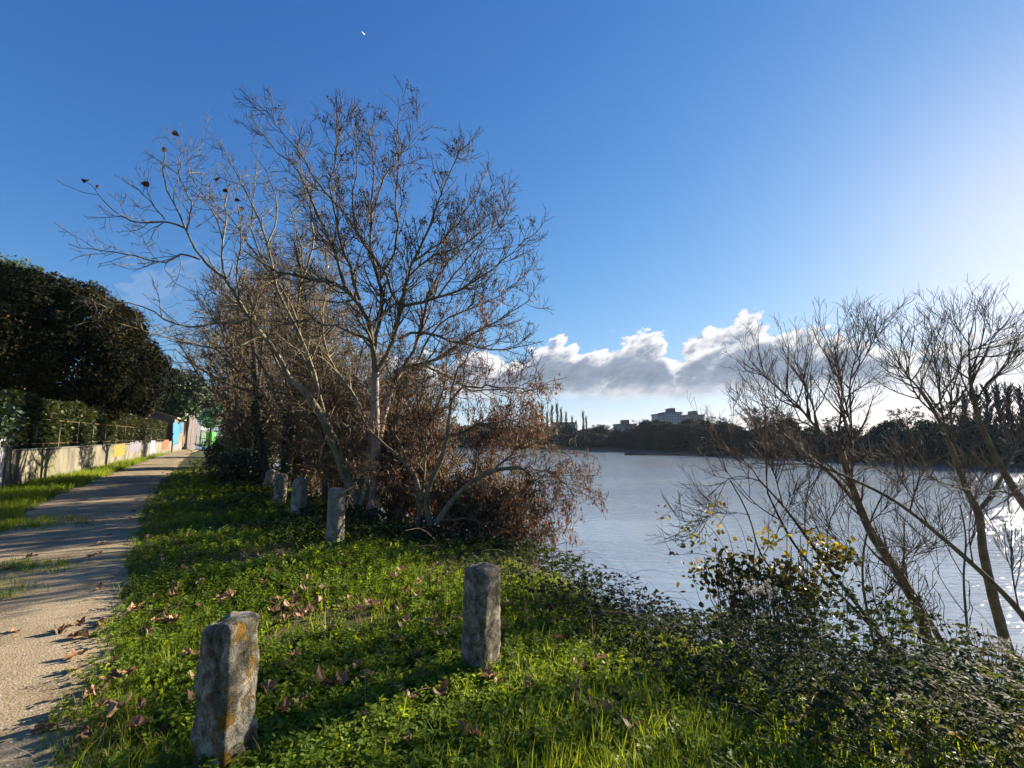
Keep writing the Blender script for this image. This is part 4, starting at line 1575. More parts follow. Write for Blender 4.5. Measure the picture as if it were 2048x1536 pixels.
def paint(quad, col, col2, parent, n=.006, name='graffiti', holes=.42):
    """a flat patch of paint on the wall face, ragged where it has worn away"""
    global paint_n
    paint_n += 1
    S = [wall_px(*p) for p in quad]
    a, b = np.array(S[0]), np.array(S[1])
    c_, d_ = np.array(S[2]), np.array(S[3])
    k = 26
    V, Fc = [], []
    g = np.linspace(0, 1, k)
    for u in g:
        for v in g:
            s = (a * (1 - u) + b * u) * (1 - v) + (d_ * (1 - u) + c_ * u) * v
            V.append(wpt(s[0], n, s[1]))
    V = np.array(V)
    for i in range(k - 1):
        for j in range(k - 1):
            uu, vv = (i + .5) / (k - 1) * 2 - 1, (j + .5) / (k - 1) * 2 - 1
            e = max(abs(uu), abs(vv))
            h = .5 + .5 * wob(np.array(i * .5), np.array(j * .35), 1.1, 50 + paint_n)
            if h > holes * e ** 3:
                Fc.append([i * k + j, i * k + j + 1, (i + 1) * k + j + 1, (i + 1) * k + j])
    m = noise_mat('paint', [(.35, tuple(c_ * .36 for c_ in col)), (.52, tuple(c_ * .36 for c_ in col2)), (.68, tuple(c_ * .3 for c_ in col))], scale=2.6, bump=.1)
    return mesh_obj(name, V, np.array(Fc), m, parent)


paint([(226, 914), (250, 909), (250, 886), (228, 889)], (.5, .28, .03), (.45, .4, .08), wall)
paint([(206, 919), (226, 914), (227, 890), (208, 893)], (.36, .35, .1), (.33, .3, .24), wall)
paint([(258, 907), (282, 902), (283, 881), (259, 885)], (.28, .24, .33), (.42, .38, .42), wall)
paint([(299, 907), (309, 905), (311, 881), (302, 881)], (.62, .68, .85), (.4, .48, .8), wall, holes=.1)
paint([(322, 901), (336, 898), (338, 879), (326, 880)], (.5, .15, .07), (.42, .2, .1), wall)
paint([(70, 960), (112, 951), (110, 905), (72, 915)], (.33, .3, .09), (.36, .33, .2), wall)

# fence along the top of the wall: posts and two rails
fence = empty('wire_fence', wpt(0, -.35, 0), 'thin rusty wire fence standing on the low concrete wall', 'fence')
s = .6
while s < WLEN - 2:
    o = mesh_obj('post', *join([box_s(s - .018, s + .018, -.36, -.325, WALL_H - .3, 2.3)]), post_mat, fence)
    s += 2.6
mesh_obj('rail', *join([box_s(.6, WLEN - 3, -.345, -.325, z - .007, z + .007) for z in (1.35, 2.28)]), noise_mat('rusty_rail', [(.3, (.1, .06, .03)), (.6, (.22, .15, .09))], scale=6, bump=.2), fence)


def hedge(s0, s1, n0, n1, z0, z1, count, size, stops, label, seed, top=.15):
    """clipped hedge: leaves in a slab shaped volume, thickest at the faces"""
    sl = rng.uniform(s0, s1, count)
    face = rng.random(count)
    n = np.where(face < .55, n1 - np.abs(rng.normal(0, .12, count)), rng.uniform(n0, n1, count))
    z = np.where(face > .8, z1 - np.abs(rng.normal(0, .12, count)), rng.uniform(z0, z1, count))
    z = z + top * wob(sl, n, 1.6, seed) * (z > z1 - .5)
    n = n + .12 * wob(sl, z * 2, 2.2, seed + 1)
    P = W0[None] + WD[None] * sl[:, None] + WN[None] * n[:, None]
    loc = np.c_[P, z]
    cl = .5 + .5 * wob(sl, z * 1.5, 1.7, seed + 2)
    keep = rng.random(count) < .45 + .6 * cl
    loc, cl = loc[keep], cl[keep]
    m = len(loc)
    M = rot_mats(rng.uniform(0, 6.28, m), rng.uniform(.2, 1.5, m), rng.uniform(0, 6.28, m), rng.uniform(.6, 1.3, m) * size)
    V, Fc, t = scatter_mesh([OVAL, DIAMOND], loc, M, np.clip(rng.normal(.35, .18, m) + .4 * (cl - .4), 0, 1))
    mt = leaf_mat('hedge_leaf', stops, .3, .5, .25)
    o = empty('hedge', (W0[0] + WD[0] * s0, W0[1] + WD[1] * s0, 0), label, 'hedge')
    mesh_obj('foliage', V, Fc, mt, o, attrs={'tint': t})
    # inner stems give it body
    k = 160
    b = np.c_[W0[None] + WD[None] * rng.uniform(s0, s1, k)[:, None] + WN[None] * rng.uniform(n0 + .2, n1 - .2, k)[:, None], np.full(k, z0)]
    out = np.repeat(b[:, None], 6, 1)
    for j in range(1, 6):
        out[:, j] = out[:, j - 1] + np.c_[rng.normal(0, .08, (k, 2)), np.full(k, (z1 - z0) * .19)]
    V, Fc = tubes([(out, np.full((k, 6), .018), 4)])
    mesh_obj('stems', V, Fc, bark_dark, o)


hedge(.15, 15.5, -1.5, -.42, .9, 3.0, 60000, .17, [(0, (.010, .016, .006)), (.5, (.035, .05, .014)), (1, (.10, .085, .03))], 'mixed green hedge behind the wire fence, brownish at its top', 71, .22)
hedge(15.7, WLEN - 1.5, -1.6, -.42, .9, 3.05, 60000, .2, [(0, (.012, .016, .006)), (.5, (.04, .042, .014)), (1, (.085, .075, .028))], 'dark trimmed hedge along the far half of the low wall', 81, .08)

# white rendered wall that comes in at the left edge
ww = empty('white_wall', wpt(0, 0, 0), 'white rendered wall at the left edge with ivy over its top', 'wall')
V, q, c = grid_wall(-9, -.35, -.02, -.2, 2.05, .3)
mesh_obj('wall_panel', V, [q, c], white_mat, ww)
mesh_obj('end_pillar', *join([box_s(-.34, -.01, -.32, .03, -.2, 2.3)]), wall_mat, ww)
n = 1600
sl = rng.uniform(-5, -.1, n)
zz = 2.15 + rng.normal(0, .25, n) - np.abs(rng.normal(0, .35, n)) * (rng.random(n) < .5)
P = np.c_[W0 + WD * sl[:, None] + WN * (.05 + rng.normal(0, .12, n) * 1)[:, None], zz]
M = rot_mats(rng.uniform(0, 6.28, n), rng.uniform(.6, 1.5, n), rng.uniform(0, 6.28, n), rng.uniform(.08, .17, n))
V, Fc, t = scatter_mesh([ROUND], P, M, rng.uniform(0, 1, n))
o = mesh_obj('ivy', V, Fc, ivy_leaf, None, attrs={'tint': t})
tag(o, 'dark ivy spilling over the white wall at the left edge', 'ivy')


# ------------------------------------------------------------------ dense leafy trees
def leafy_crown(centre, radii, count, size, lumps=.22, seed=0, flat_bottom=None, clump=.5, templ=None, surf=.6):
    d = norm(rng.normal(size=(count, 3)))
    rr = np.where(rng.random(count) < surf, 1 - np.abs(rng.normal(0, .07, count)), rng.uniform(.3, 1, count) ** .6)
    lump = 1 + lumps * wob3(d, 4.2, seed) + lumps * .6 * wob3(d, 9, seed + 1) + lumps * .3 * wob3(d, 20, seed + 2)
    P = d * (rr * lump)[:, None] * np.array(radii)
    if flat_bottom is not None:
        P[:, 2] = np.maximum(P[:, 2], flat_bottom + rng.normal(0, .12, count))
    P = P + np.array(centre)
    cl = .5 + .5 * wob3(P, 2.4, seed + 5)
    keep = rng.random(count) < (1 - clump) + clump * 1.4 * cl
    P, cl, d = P[keep], cl[keep], d[keep]
    n = len(P)
    td = np.arctan2(d[:, 1], d[:, 0]) + rng.normal(0, .5, n)
    M = rot_mats(rng.uniform(0, 6.28, n), np.clip(rng.normal(.9, .45, n), 0, 2.2), td, rng.uniform(.55, 1.3, n) * size)
    return scatter_mesh(templ or [OVAL, DIAMOND], P, M, np.clip(rng.normal(.4, .13, n) + .3 * wob3(P, .9, seed + 9), 0, 1))


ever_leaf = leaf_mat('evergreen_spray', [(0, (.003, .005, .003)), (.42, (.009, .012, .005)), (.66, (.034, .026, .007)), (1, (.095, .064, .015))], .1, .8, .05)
green_leaf = leaf_mat('laurel_leaf', [(0, (.01, .022, .007)), (1, (.045, .075, .02))], .25, .45, .35)
lime_leaf = leaf_mat('pale_leaf', [(0, (.03, .11, .065)), (1, (.12, .34, .2))], .4, .5, .2)


sage_leaf = leaf_mat('sage_leaf', [(0, (.03, .05, .025)), (1, (.13, .17, .09))], .35, .5, .1)


def leafy_tree(name, base, h, crown_c, radii, count, size, mat, label, trunk_r=.2, stems=1, cat='tree', **kw):
    base = np.array(base, float)
    T = []
    for i in range(stems):
        k = 8
        t = np.linspace(0, 1, k)
        az = rng.uniform(0, 6.28)
        tgt = np.array(crown_c) + [math.cos(az) * radii[0] * .3 * (stems > 1), math.sin(az) * radii[1] * .3 * (stems > 1), radii[2] * .3]
        P = base + (tgt - base) * t[:, None]
        P[1:] += np.cumsum(rng.normal(0, .03, (k - 1, 3)), 0)
        T.append((P, np.linspace(trunk_r, trunk_r * .2, k)))
    P, Rr = stack_limbs(T)
    b1 = grow(P, Rr, 6 / max(1, np.linalg.norm(P[0, -1] - P[0, 0])), min(radii) * .85, (60, 14), 6, .1, .05, .5, .02, .35, 1, .2)
    tV, tF = trunk_mesh(T, 10, 20, .1)
    V, Fc, t = leafy_crown(crown_c, radii, count, size, **kw)
    parts = [('trunk', tV, tF, bark_dark, None, True), ('crown', V, Fc, mat, {'tint': t}, False)]
    if len(b1[0]):
        bV, bF = tubes([(*b1, 5)])
        parts.insert(1, ('branches', bV, bF, bark_dark, None, True))
    return tree(name, base, label, cat, parts)


# the big rounded evergreen over the hedge
Yc = 26.0
cc = at(75, 712, Yc)
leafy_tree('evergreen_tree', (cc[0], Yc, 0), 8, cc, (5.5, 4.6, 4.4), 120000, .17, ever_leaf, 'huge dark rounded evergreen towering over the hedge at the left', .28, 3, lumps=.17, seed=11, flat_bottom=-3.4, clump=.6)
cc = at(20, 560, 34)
leafy_tree('pale_tree', (cc[0], 34, 0), 9, cc, (2.1, 1.8, 1.5), 5000, .24, sage_leaf, 'pale green treetop peeping over the left side of the dark evergreen', .15, 1, lumps=.4, seed=21, clump=.8)
Yc = 55.0
cc = at(345, 795, Yc)
leafy_tree('laurel_tree', (cc[0], Yc, 0), 6, cc, (4.0, 3.4, 2.7), 20000, .34, green_leaf, 'dark green leafy tree overhanging the wall, beyond the evergreen', .2, 2, lumps=.25, seed=31, clump=.6)
cc = at(270, 760, 44)
leafy_tree('dark_tree', (cc[0], 44, 0), 7, cc, (3.0, 3.2, 3.4), 18000, .3, ever_leaf, 'dark tree wedged between the evergreen and the bare twigs', .2, 2, lumps=.25, seed=37, clump=.6)
cc = at(424, 815, 62)
leafy_tree('pale_tree', (cc[0], 62, 0), 6, cc, (1.9, 1.8, 2.6), 6000, .3, lime_leaf, 'pale green leafy tree behind the green bin at the path end', .16, 1, lumps=.3, seed=41, clump=.7)
cc = at(470, 890, 26)
leafy_tree('ivy_bush', (cc[0], 26, 0), 2, (cc[0], 26, .65), (1.3, 1.4, .95), 9000, .13, green_leaf, 'rounded dark green bush on the river side of the path', .05, 4, cat='bush', lumps=.25, seed=51, clump=.5)
cc = at(500, 905, 17.5)
leafy_tree('ivy_bush', (cc[0], 17.5, 0), 2, (cc[0] - .3, 17.6, .45), (1.1, 1.1, .7), 6000, .1, green_leaf, 'low leafy bush round the farthest stone bollard', .04, 4, cat='bush', lumps=.3, seed=57, clump=.5)

# ------------------------------------------------------------------ house, painted shed, gabled shed, gate, bin
roof_mat = noise_mat('tan_roof', [(.3, (.2, .15, .09)), (.6, (.34, .27, .17))], scale=1.2, bump=.4, bscale=7, stretch=(1, 1, 3))
plaster = noise_mat('plaster', [(.3, (.09, .075, .055)), (.6, (.15, .13, .095))], scale=1, bump=.2)


def gabled(name, s0, s1, n0, n1, zw, zr, label, cat, wm, rm_, along=True, over=.25):
    """house on the wall's axes; ridge along the wall when along"""
    e = empty(name, wpt((s0 + s1) / 2, (n0 + n1) / 2, 0), label, cat)
    sm, nm = (s0 + s1) / 2, (n0 + n1) / 2
    if along:
        V = [wpt(s0, n0, -.2), wpt(s0, n1, -.2), wpt(s1, n1, -.2), wpt(s1, n0, -.2), wpt(s0, n0, zw), wpt(s0, n1, zw), wpt(s1, n1, zw), wpt(s1, n0, zw), wpt(s0, nm, zr), wpt(s1, nm, zr)]
        q = [[0, 1, 5, 4], [1, 2, 6, 5], [2, 3, 7, 6], [3, 0, 4, 7]]
        t = [[4, 5, 8], [6, 7, 9]]
        ends = lambda k: ((s0 - over, s1 + over))
        slopes = [((n1 + over, zw - (zr - zw) * over / (n1 - nm)), (nm, zr)), ((n0 - over, zw - (zr - zw) * over / (n1 - nm)), (nm, zr))]
        R_ = []
        for (na_, za), (nb_, zb) in slopes:
            for s_ in (0,):
                A = [wpt(s0 - over, na_, za + .03), wpt(s1 + over, na_, za + .03), wpt(s1 + over, nb_, zb + .03), wpt(s0 - over, nb_, zb + .03)]
                B = [p + np.array([0, 0, .12]) for p in A]
                R_.append((np.array(A + B), np.array([[0, 1, 2, 3], [7, 6, 5, 4], [0, 4, 5, 1], [1, 5, 6, 2], [2, 6, 7, 3], [3, 7, 4, 0]])))
    else:
        V = [wpt(s0, n0, -.2), wpt(s0, n1, -.2), wpt(s1, n1, -.2), wpt(s1, n0, -.2), wpt(s0, n0, zw), wpt(s0, n1, zw), wpt(s1, n1, zw), wpt(s1, n0, zw), wpt(sm, n1, zr), wpt(sm, n0, zr)]
        q = [[0, 1, 5, 4], [1, 2, 6, 5], [2, 3, 7, 6], [3, 0, 4, 7]]
        t = [[5, 6, 8], [7, 4, 9]]
        R_ = []
        for sa, sb in ((s0 - over, sm), (s1 + over, sm)):
            za = zw - (zr - zw) * over / (sm - s0)
            A = [wpt(sa, n0 - over, za + .03), wpt(sa, n1 + over, za + .03), wpt(sb, n1 + over, zr + .03), wpt(sb, n0 - over, zr + .03)]
            B = [p + np.array([0, 0, .1]) for p in A]
            R_.append((np.array(A + B), np.array([[0, 1, 2, 3], [7, 6, 5, 4], [0, 4, 5, 1], [1, 5, 6, 2], [2, 6, 7, 3], [3, 7, 4, 0]])))
    mesh_obj('wall', np.array(V), [np.array(q), np.array(t)], wm, e)
    mesh_obj('roof', *join(R_), rm_, e)
    return e


hs = gabled('house', 18, 33, -12, -3.5, 3.0, 5.2, 'house with a low tan roof behind the hedge', 'house', plaster, roof_mat)
hw = box_s(20.5, 22, -3.49, -3.45, 1.2, 2.4)
f1 = mesh_obj('window', *hw, noise_mat('frame_white', [(.3, (.5, .5, .5)), (.6, (.6, .6, .6))], bump=0), hs)
glass_dark = noise_mat('dark_pane', [(.3, (.02, .025, .03)), (.6, (.04, .045, .05))], rough=.1, spec=.5, bump=0)
mesh_obj('pane', *box_s(20.6, 21.9, -3.449, -3.44, 1.3, 2.3), glass_dark, f1)

sa, _ = wall_px(344, 895)
s1_, zt = wall_px(386, 840)
sb = sa + 9
shed = gabled('painted_outbuilding', sa + .1, sb, -4, .05, 3.6, 4.3, 'outbuilding with bright blue graffiti at the end of the low wall', 'outbuilding', plaster, roof_mat)
paint([(344, 890), (357, 888), (357, 842), (345, 846)], (.05, .3, .62), (.12, .42, .6), shed, .056)
paint([(357, 868), (364, 866), (364, 842), (357, 842)], (.04, .14, .36), (.1, .36, .55), shed, .056)
paint([(364, 894), (372, 892), (372, 846), (365, 846)], (.42, .34, .16), (.3, .26, .12), shed, .056)
paint([(345, 899), (363, 896), (363, 884), (345, 888)], (.46, .34, .26), (.4, .42, .4), shed, .056)
sg, _ = wall_px(381, 880)
se, ze = wall_px(409, 880)
shed2 = gabled('gabled_shed', sb + 3, sb + 15, -5, .3, 4.3, 6.0, 'small gabled shed with faded painted wall at the path end', 'shed', noise_mat('faded_plank', [(.3, (.055, .04, .037)), (.6, (.12, .1, .09))], scale=1.2, bump=.3, stretch=(1, 1, .2)), roof_mat, along=False)
paint([(396, 890), (408, 887), (409, 846), (398, 846)], (.34, .46, .36), (.42, .36, .32), shed2, .306)
paint([(384, 890), (395, 888), (395, 848), (385, 848)], (.16, .12, .15), (.3, .25, .24), shed2, .306)
mesh_obj('door', *box_s(sb + 7.2, sb + 8.6, .301, .34, -.05, 2.6), noise_mat('shed_door', [(.3, (.07, .05, .05)), (.6, (.14, .11, .1))], scale=3), shed2)
# green gate beyond, with a green bin in front of it
green_paint = noise_mat('green_paint', [(.3, (.01, .08, .04)), (.6, (.02, .14, .07))], scale=3, bump=.1, rough=.5)
gx = at(414, 880, 80)[0]
gate = empty('green_gate', (gx, 80, 0), 'tall green metal gate closing the far end of the path', 'gate')


def box(x0, x1, y0, y1, z0, z1):
    V, q, c = prism([(x0, y0), (x1, y0), (x1, y1), (x0, y1)], z0, z1)
    return np.array(V), np.concatenate([q, c])


mesh_obj('bar_panel', *join([box(gx - .9 + i * .22, gx - .84 + i * .22, 80, 80.05, 0, 2.6) for i in range(14)]), green_paint, gate)
mesh_obj('gate_frame', *join([box(gx - 1, gx + 2.2, 79.99, 80.06, z, z + .1) for z in (.15, 1.3, 2.55)]), green_paint, gate)
mesh_obj('post', *join([box(gx - 1.15, gx - 1, 79.95, 80.1, 0, 2.8)]), green_paint, gate)
mesh_obj('post', *join([box(gx + 2.2, gx + 2.35, 79.95, 80.1, 0, 2.8)]), green_paint, gate)
lime = noise_mat('lime_plastic', [(.3, (.05, .45, .04)), (.6, (.08, .6, .06))], rough=.4, bump=0)
bx = at(421, 880, 74)[0]
bn = empty('recycling_bin', (bx, 74, 0), 'bright green ribbed bin in front of the green gate', 'bin')
bz = at(421, 865, 74)[2]
mesh_obj('body', *join([box(bx - .5, bx + .5, 73.6, 74.4, .2, 2.2)] + [box(bx - .48 + i * .2, bx - .40 + i * .2, 73.55, 73.598, .3, 2.1) for i in range(5)]), lime, bn)
mesh_obj('lid', *join([box(bx - .56, bx + .56, 73.5, 74.46, 2.204, 2.36)]), lime, bn)
# ------------------------------------------------------------------ far bank
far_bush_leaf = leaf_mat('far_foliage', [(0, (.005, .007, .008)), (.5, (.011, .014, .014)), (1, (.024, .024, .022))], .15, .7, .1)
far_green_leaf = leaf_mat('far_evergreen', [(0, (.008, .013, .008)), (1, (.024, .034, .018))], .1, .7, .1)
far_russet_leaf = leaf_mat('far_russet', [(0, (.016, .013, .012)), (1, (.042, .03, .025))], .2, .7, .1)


def shore_depth(px):
    return float(np.interp(px, [600, 850, 1000, 1130, 1300, 1450, 1580, 1700, 1850, 2048, 2300], [250, 230, 212, 193, 160, 131, 108, 93, 81, 73, 64]))


def proto_round(h=10.0, dens=1.0, seed=0):
    T, lv = bare_tree_parts((0, 0, 0), h, h * .42, 16, 1, .22, std_levels(1.25, 1.1 * dens, .04, .05), .10, (0, 0), .3)
    return T, lv


def far_proto(kind):
    """mesh data for a tree about ten metres tall standing at the origin"""
    e = bpy.data.objects.new('far', None)
    if kind == 'round':
        T, lv = proto_round()
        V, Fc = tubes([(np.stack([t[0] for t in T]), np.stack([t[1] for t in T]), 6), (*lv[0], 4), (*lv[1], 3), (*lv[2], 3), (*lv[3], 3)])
        o = mesh_obj('bare_tree', V, Fc, twig_far)
    elif kind == 'poplar':
        k = 12
        t = np.linspace(0, 1, k)
        P = np.stack([0 * t, 0 * t, 10 * t], 1)[None]
        Rr = np.linspace(.2, .03, k)[None]
        l1 = grow(P, Rr, 9.0, 2.8, (22, 6), 6, .05, .12, .5, .05, .12, .98, .65)
        l2 = grow(*l1, 4.0, .9, (24, 8), 4, .07, .12, .6, .045, .15, 1, .4)
        V, Fc = tubes([(P, Rr, 6), (*l1, 3), (*l2, 3)])
        o = mesh_obj('poplar', V, Fc, twig_far)
    else:
        rad = {'dense': (3.9, 3.9, 4.4), 'green': (3.6, 3.6, 4.6), 'russet': (4.4, 4.4, 3.8)}[kind]
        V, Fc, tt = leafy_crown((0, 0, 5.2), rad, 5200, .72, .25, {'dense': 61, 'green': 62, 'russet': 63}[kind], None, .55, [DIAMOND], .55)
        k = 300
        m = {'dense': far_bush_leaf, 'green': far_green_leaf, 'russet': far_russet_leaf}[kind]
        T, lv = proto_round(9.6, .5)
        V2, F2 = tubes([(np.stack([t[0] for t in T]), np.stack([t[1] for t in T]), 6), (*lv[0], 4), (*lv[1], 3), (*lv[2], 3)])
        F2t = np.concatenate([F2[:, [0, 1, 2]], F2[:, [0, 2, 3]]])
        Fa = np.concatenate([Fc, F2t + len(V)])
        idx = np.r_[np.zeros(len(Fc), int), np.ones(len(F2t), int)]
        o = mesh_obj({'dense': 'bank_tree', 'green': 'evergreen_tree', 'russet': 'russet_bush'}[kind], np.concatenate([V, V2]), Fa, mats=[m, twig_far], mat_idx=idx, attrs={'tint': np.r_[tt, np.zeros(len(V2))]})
    return o


PROTO = {k: far_proto(k) for k in ('round', 'poplar', 'dense', 'green', 'russet')}
used = set()
SEG = [(900, 1100, 'behind the russet shrub'), (1100, 1190, 'left of the long low block'), (1190, 1300, 'by the long low block'), (1300, 1365, 'below the taller tower'),
       (1365, 1420, 'below the smaller tower'), (1420, 1490, 'right of the two towers'), (1490, 1700, 'behind the leaning bare tree'), (1700, 1860, 'seen between the two right bare trees'), (1860, 2400, 'at the right edge')]
KN = {'round': ('bare round-headed tree', 'bare trees on the far bank'), 'poplar': ('narrow bare poplar', 'poplars on the far bank'), 'dense': ('dark bushy tree', 'bushy trees on the far bank'),
      'green': ('dark evergreen tree', 'evergreens on the far bank'), 'russet': ('brownish low bush', 'brown bushes on the far bank')}


def far_tree(kind, px, back, top_py, wide=1.0):
    d = shore_depth(px) + back
    x = (px - 1024) / F * d
    z = gz(x, d)
    if z < WATER_Z + .1:
        z = WATER_Z - .1
    top = at(px, top_py, d)[2]
    h = max(2.0, top - z)
    src = PROTO[kind]
    if kind in used:
        o = src.copy()
        COL.objects.link(o)
    else:
        o = src
        used.add(kind)
    o.location = (x, d, z - (.1 if kind in ('round', 'poplar') else .13 * h))
    hh = 10.4 if kind not in ('dense', 'green', 'russet') else (9.9 if kind != 'russet' else 9.3)
    o.scale = (h / hh * wide, h / hh * wide, h / hh)
    o.rotation_euler = (0, 0, rng.uniform(0, 6.28))
    where = next((w for a, b, w in SEG if a <= px < b), 'at the right edge')
    row = 'front row, ' if back < 7 else 'back row, '
    tag(o, f'{KN[kind][0]} on the far bank, {row}{where}', 'bush' if kind == 'russet' else 'tree', KN[kind][1])
    return o


tops = [(600, 850), (900, 845), (1060, 850), (1180, 856), (1240, 856), (1290, 842), (1350, 840), (1420, 840), (1470, 852), (1540, 846), (1600, 852), (1700, 858), (1800, 850), (1900, 842), (2048, 835), (2400, 820)]


def prof(px):
    return float(np.interp(px, [t[0] for t in tops], [t[1] for t in tops])) - 9


# water edge bushes, then two taller rows
px = 860.0
while px < 2330:
    d = shore_depth(px)
    far_tree(['dense', 'green', 'dense', 'russet'][rng.integers(0, 4)], px + rng.uniform(-6, 6), rng.uniform(1.0, 3.5), prof(px) + rng.uniform(10, 24), 1.25)
    px += 15 * 150 / d * rng.uniform(.8, 1.2)
px = 850.0
while px < 2350:
    d = shore_depth(px)
    k = ['dense', 'green', 'dense', 'round', 'russet'][rng.integers(0, 5)]
    far_tree(k, px + rng.uniform(-8, 8), rng.uniform(8, 16), prof(px) + rng.uniform(-3, 9) - (4 if k == 'round' else 0), 1.1)
    px += 30 * 150 / d * rng.uniform(.8, 1.2)
# individual trees that stand out against the sky
for x, y, b in ((1072, 818, 14), (1084, 812, 15), (1094, 824, 12), (1104, 812, 16), (1114, 808, 14), (1122, 818, 12), (1132, 826, 15), (1144, 834, 13), (1166, 824, 14), (1172, 834, 18), (1152, 842, 16)):
    far_tree('poplar', x, b, y, .75)
for x, y, b in ((1190, 848, 22), (1217, 850, 24), (1275, 840, 20), (1292, 838, 18), (1305, 841, 16), (1420, 833, 16), (1436, 832, 14), (1452, 836, 12), (1470, 846, 12), (1500, 816, 10), (1520, 812, 12), (1545, 816, 14), (1570, 822, 12),
                (1610, 838, 14), (1660, 832, 14), (1650, 838, 10), (1718, 846, 12), (1790, 818, 10), (1815, 812, 12), (1840, 822, 10), (1880, 806, 12), (1915, 800, 14)):
    far_tree('round', x, b, y, 1.0)
for x, y, b in ((1400, 833, 14), (1388, 838, 18), (1575, 828, 9), (1690, 842, 8), (1770, 834, 7), (1850, 832, 7), (1955, 830, 8)):
    far_tree('green', x, b, y, 1.0)
for x, y, b in ((1930, 788, 16), (1952, 778, 18), (1975, 772, 16), (1998, 770, 18), (2020, 772, 16), (2042, 776, 18), (2075, 776, 16), (2110, 780, 16)):
    far_tree('poplar', x, b, y, 1.3)

# ------------------------------------------------------------------ blocks of flats beyond the trees
flat_wall = noise_mat('pale_panel', [(.3, (.30, .30, .33)), (.6, (.38, .38, .41))], scale=.3, bump=0)
flat_wall2 = noise_mat('grey_panel', [(.3, (.2, .2, .24)), (.6, (.26, .26, .3))], scale=.3, bump=0)
brick_wall = noise_mat('brown_panel', [(.3, (.1, .085, .085)), (.6, (.15, .12, .12))], scale=.3, bump=0)
roof_grey = noise_mat('roof_felt', [(.3, (.07, .07, .08)), (.6, (.1, .1, .11))], scale=.5, bump=0)


def block(name, px0, px1, top_py, d, dep, label, wm, wings=(), storeys=12, cols=8, plant=True):
    x0, x1 = at(px0, 840, d)[0], at(px1, 840, d)[0]
    z0 = 0.5
    z1 = at(px0, top_py, d)[2]
    e = empty(name, ((x0 + x1) / 2, d, z0), label, 'building')
    mesh_obj('wall', *box(x0, x1, d, d + dep, z0, z1), wm, e)
    mesh_obj('roof', *join([box(x0 - .4, x1 + .4, d - .4, d + dep + .4, z1 + .003, z1 + .7)]), roof_grey, e)
    if plant:
        xm = x0 + (x1 - x0) * .52
        mesh_obj('plant_room', *box(xm - (x1 - x0) * .15, xm + (x1 - x0) * .15, d + 2, d + dep - 2, z1 + .703, z1 + 3.2), roof_grey, e)
    win = noise_mat('window_band', [(.3, (.06, .07, .09)), (.6, (.16, .17, .2))], scale=.5, rough=.2, spec=.5, bump=0)
    sh, cw = (z1 - z0) / storeys, (x1 - x0) / cols
    for r_ in range(storeys):
        for c_ in range(cols):
            if z0 + r_ * sh < 6:
                continue
            a, b = x0 + c_ * cw + cw * .2, x0 + (c_ + 1) * cw - cw * .2
            mesh_obj('window', *box(a, b, d - .06, d - .003, z0 + r_ * sh + sh * .3, z0 + r_ * sh + sh * .8), win, e)
    return e


block('apartment_block', 1332, 1364, 826, 300, 14, 'taller pale apartment tower above the far trees', flat_wall2, storeys=10, cols=6)
block('apartment_block', 1316, 1331.6, 829.5, 304, 14, 'lighter lower wing joined to the left of the taller tower', flat_wall, storeys=9, cols=4, plant=False)
block('apartment_block', 1378, 1408, 831, 320, 14, 'smaller brown apartment tower right of the taller one', brick_wall, storeys=9, cols=6)
block('low_block', 1236, 1272, 850, 290, 14, 'long low apartment block left of the towers', brick_wall, storeys=6, cols=9)
block('low_block', 1108, 1151, 847, 265, 12, 'long dark roofed block behind the poplars', brick_wall, storeys=6, cols=9, plant=False)

# ------------------------------------------------------------------ airliner high up
pc = at(727, 67, 1500)
pl = empty('airplane', pc, 'tiny white aircraft high in the blue sky', 'airplane')
white_paint = noise_mat('white_paint', [(.3, (.75, .75, .76)), (.6, (.8, .8, .8))], bump=0, rough=.3)
t = np.linspace(0, 1, 14)
fd = norm(np.array([.15, .75, .3]))
P = (np.array(pc) + fd * ((t - .5) * 22)[:, None])[None]
V, Fc = tubes([(P, (1.5 * np.sqrt(np.clip(np.sin(np.pi * np.clip(t, .02, .98)), 0, 1)))[None], 10)])
mesh_obj('fuselage', V, Fc, white_paint, pl, smooth=True)
side = norm(np.cross(fd, [0, 0, 1]))
grey_paint = noise_mat('grey_wing', [(.3, (.2, .2, .22)), (.6, (.26, .26, .28))], bump=0, rough=.4)


def wing(sgn, span, chord, back, thick, lift, name):
    a = np.array(pc) + fd * back
    tip = a + side * sgn * span - fd * chord * .8 + np.array([0, 0, lift])
    up_ = np.array([0, 0, thick])
    A = [a + fd * chord / 2, a - fd * chord / 2, tip - fd * chord * .2, tip + fd * chord * .2]
    V = np.array([p + up_ for p in A] + [p - up_ for p in A])
    q = np.array([[0, 1, 2, 3], [7, 6, 5, 4], [0, 4, 5, 1], [1, 5, 6, 2], [2, 6, 7, 3], [3, 7, 4, 0]])
    mesh_obj(name, V, q, grey_paint, pl)


wing(1, 11, 4, 1.5, .2, .8, 'wing')
wing(-1, 11, 4, 1.5, .2, .8, 'wing')
wing(1, 4, 2, -9.5, .12, .4, 'tailplane')
wing(-1, 4, 2, -9.5, .12, .4, 'tailplane')
a = np.array(pc) - fd * 9
V = np.array([a + fd * 1.5 + side * .1, a - fd * 1.5 + side * .1, a - fd * 2.4 + [0, 0, 4] + side * .1, a - fd * 1.0 + [0, 0, 4] + side * .1])
V = np.concatenate([V, V - side * .2])
mesh_obj('tail_fin', V, np.array([[0, 1, 2, 3], [7, 6, 5, 4], [0, 4, 5, 1], [1, 5, 6, 2], [2, 6, 7, 3], [3, 7, 4, 0]]), white_paint, pl)
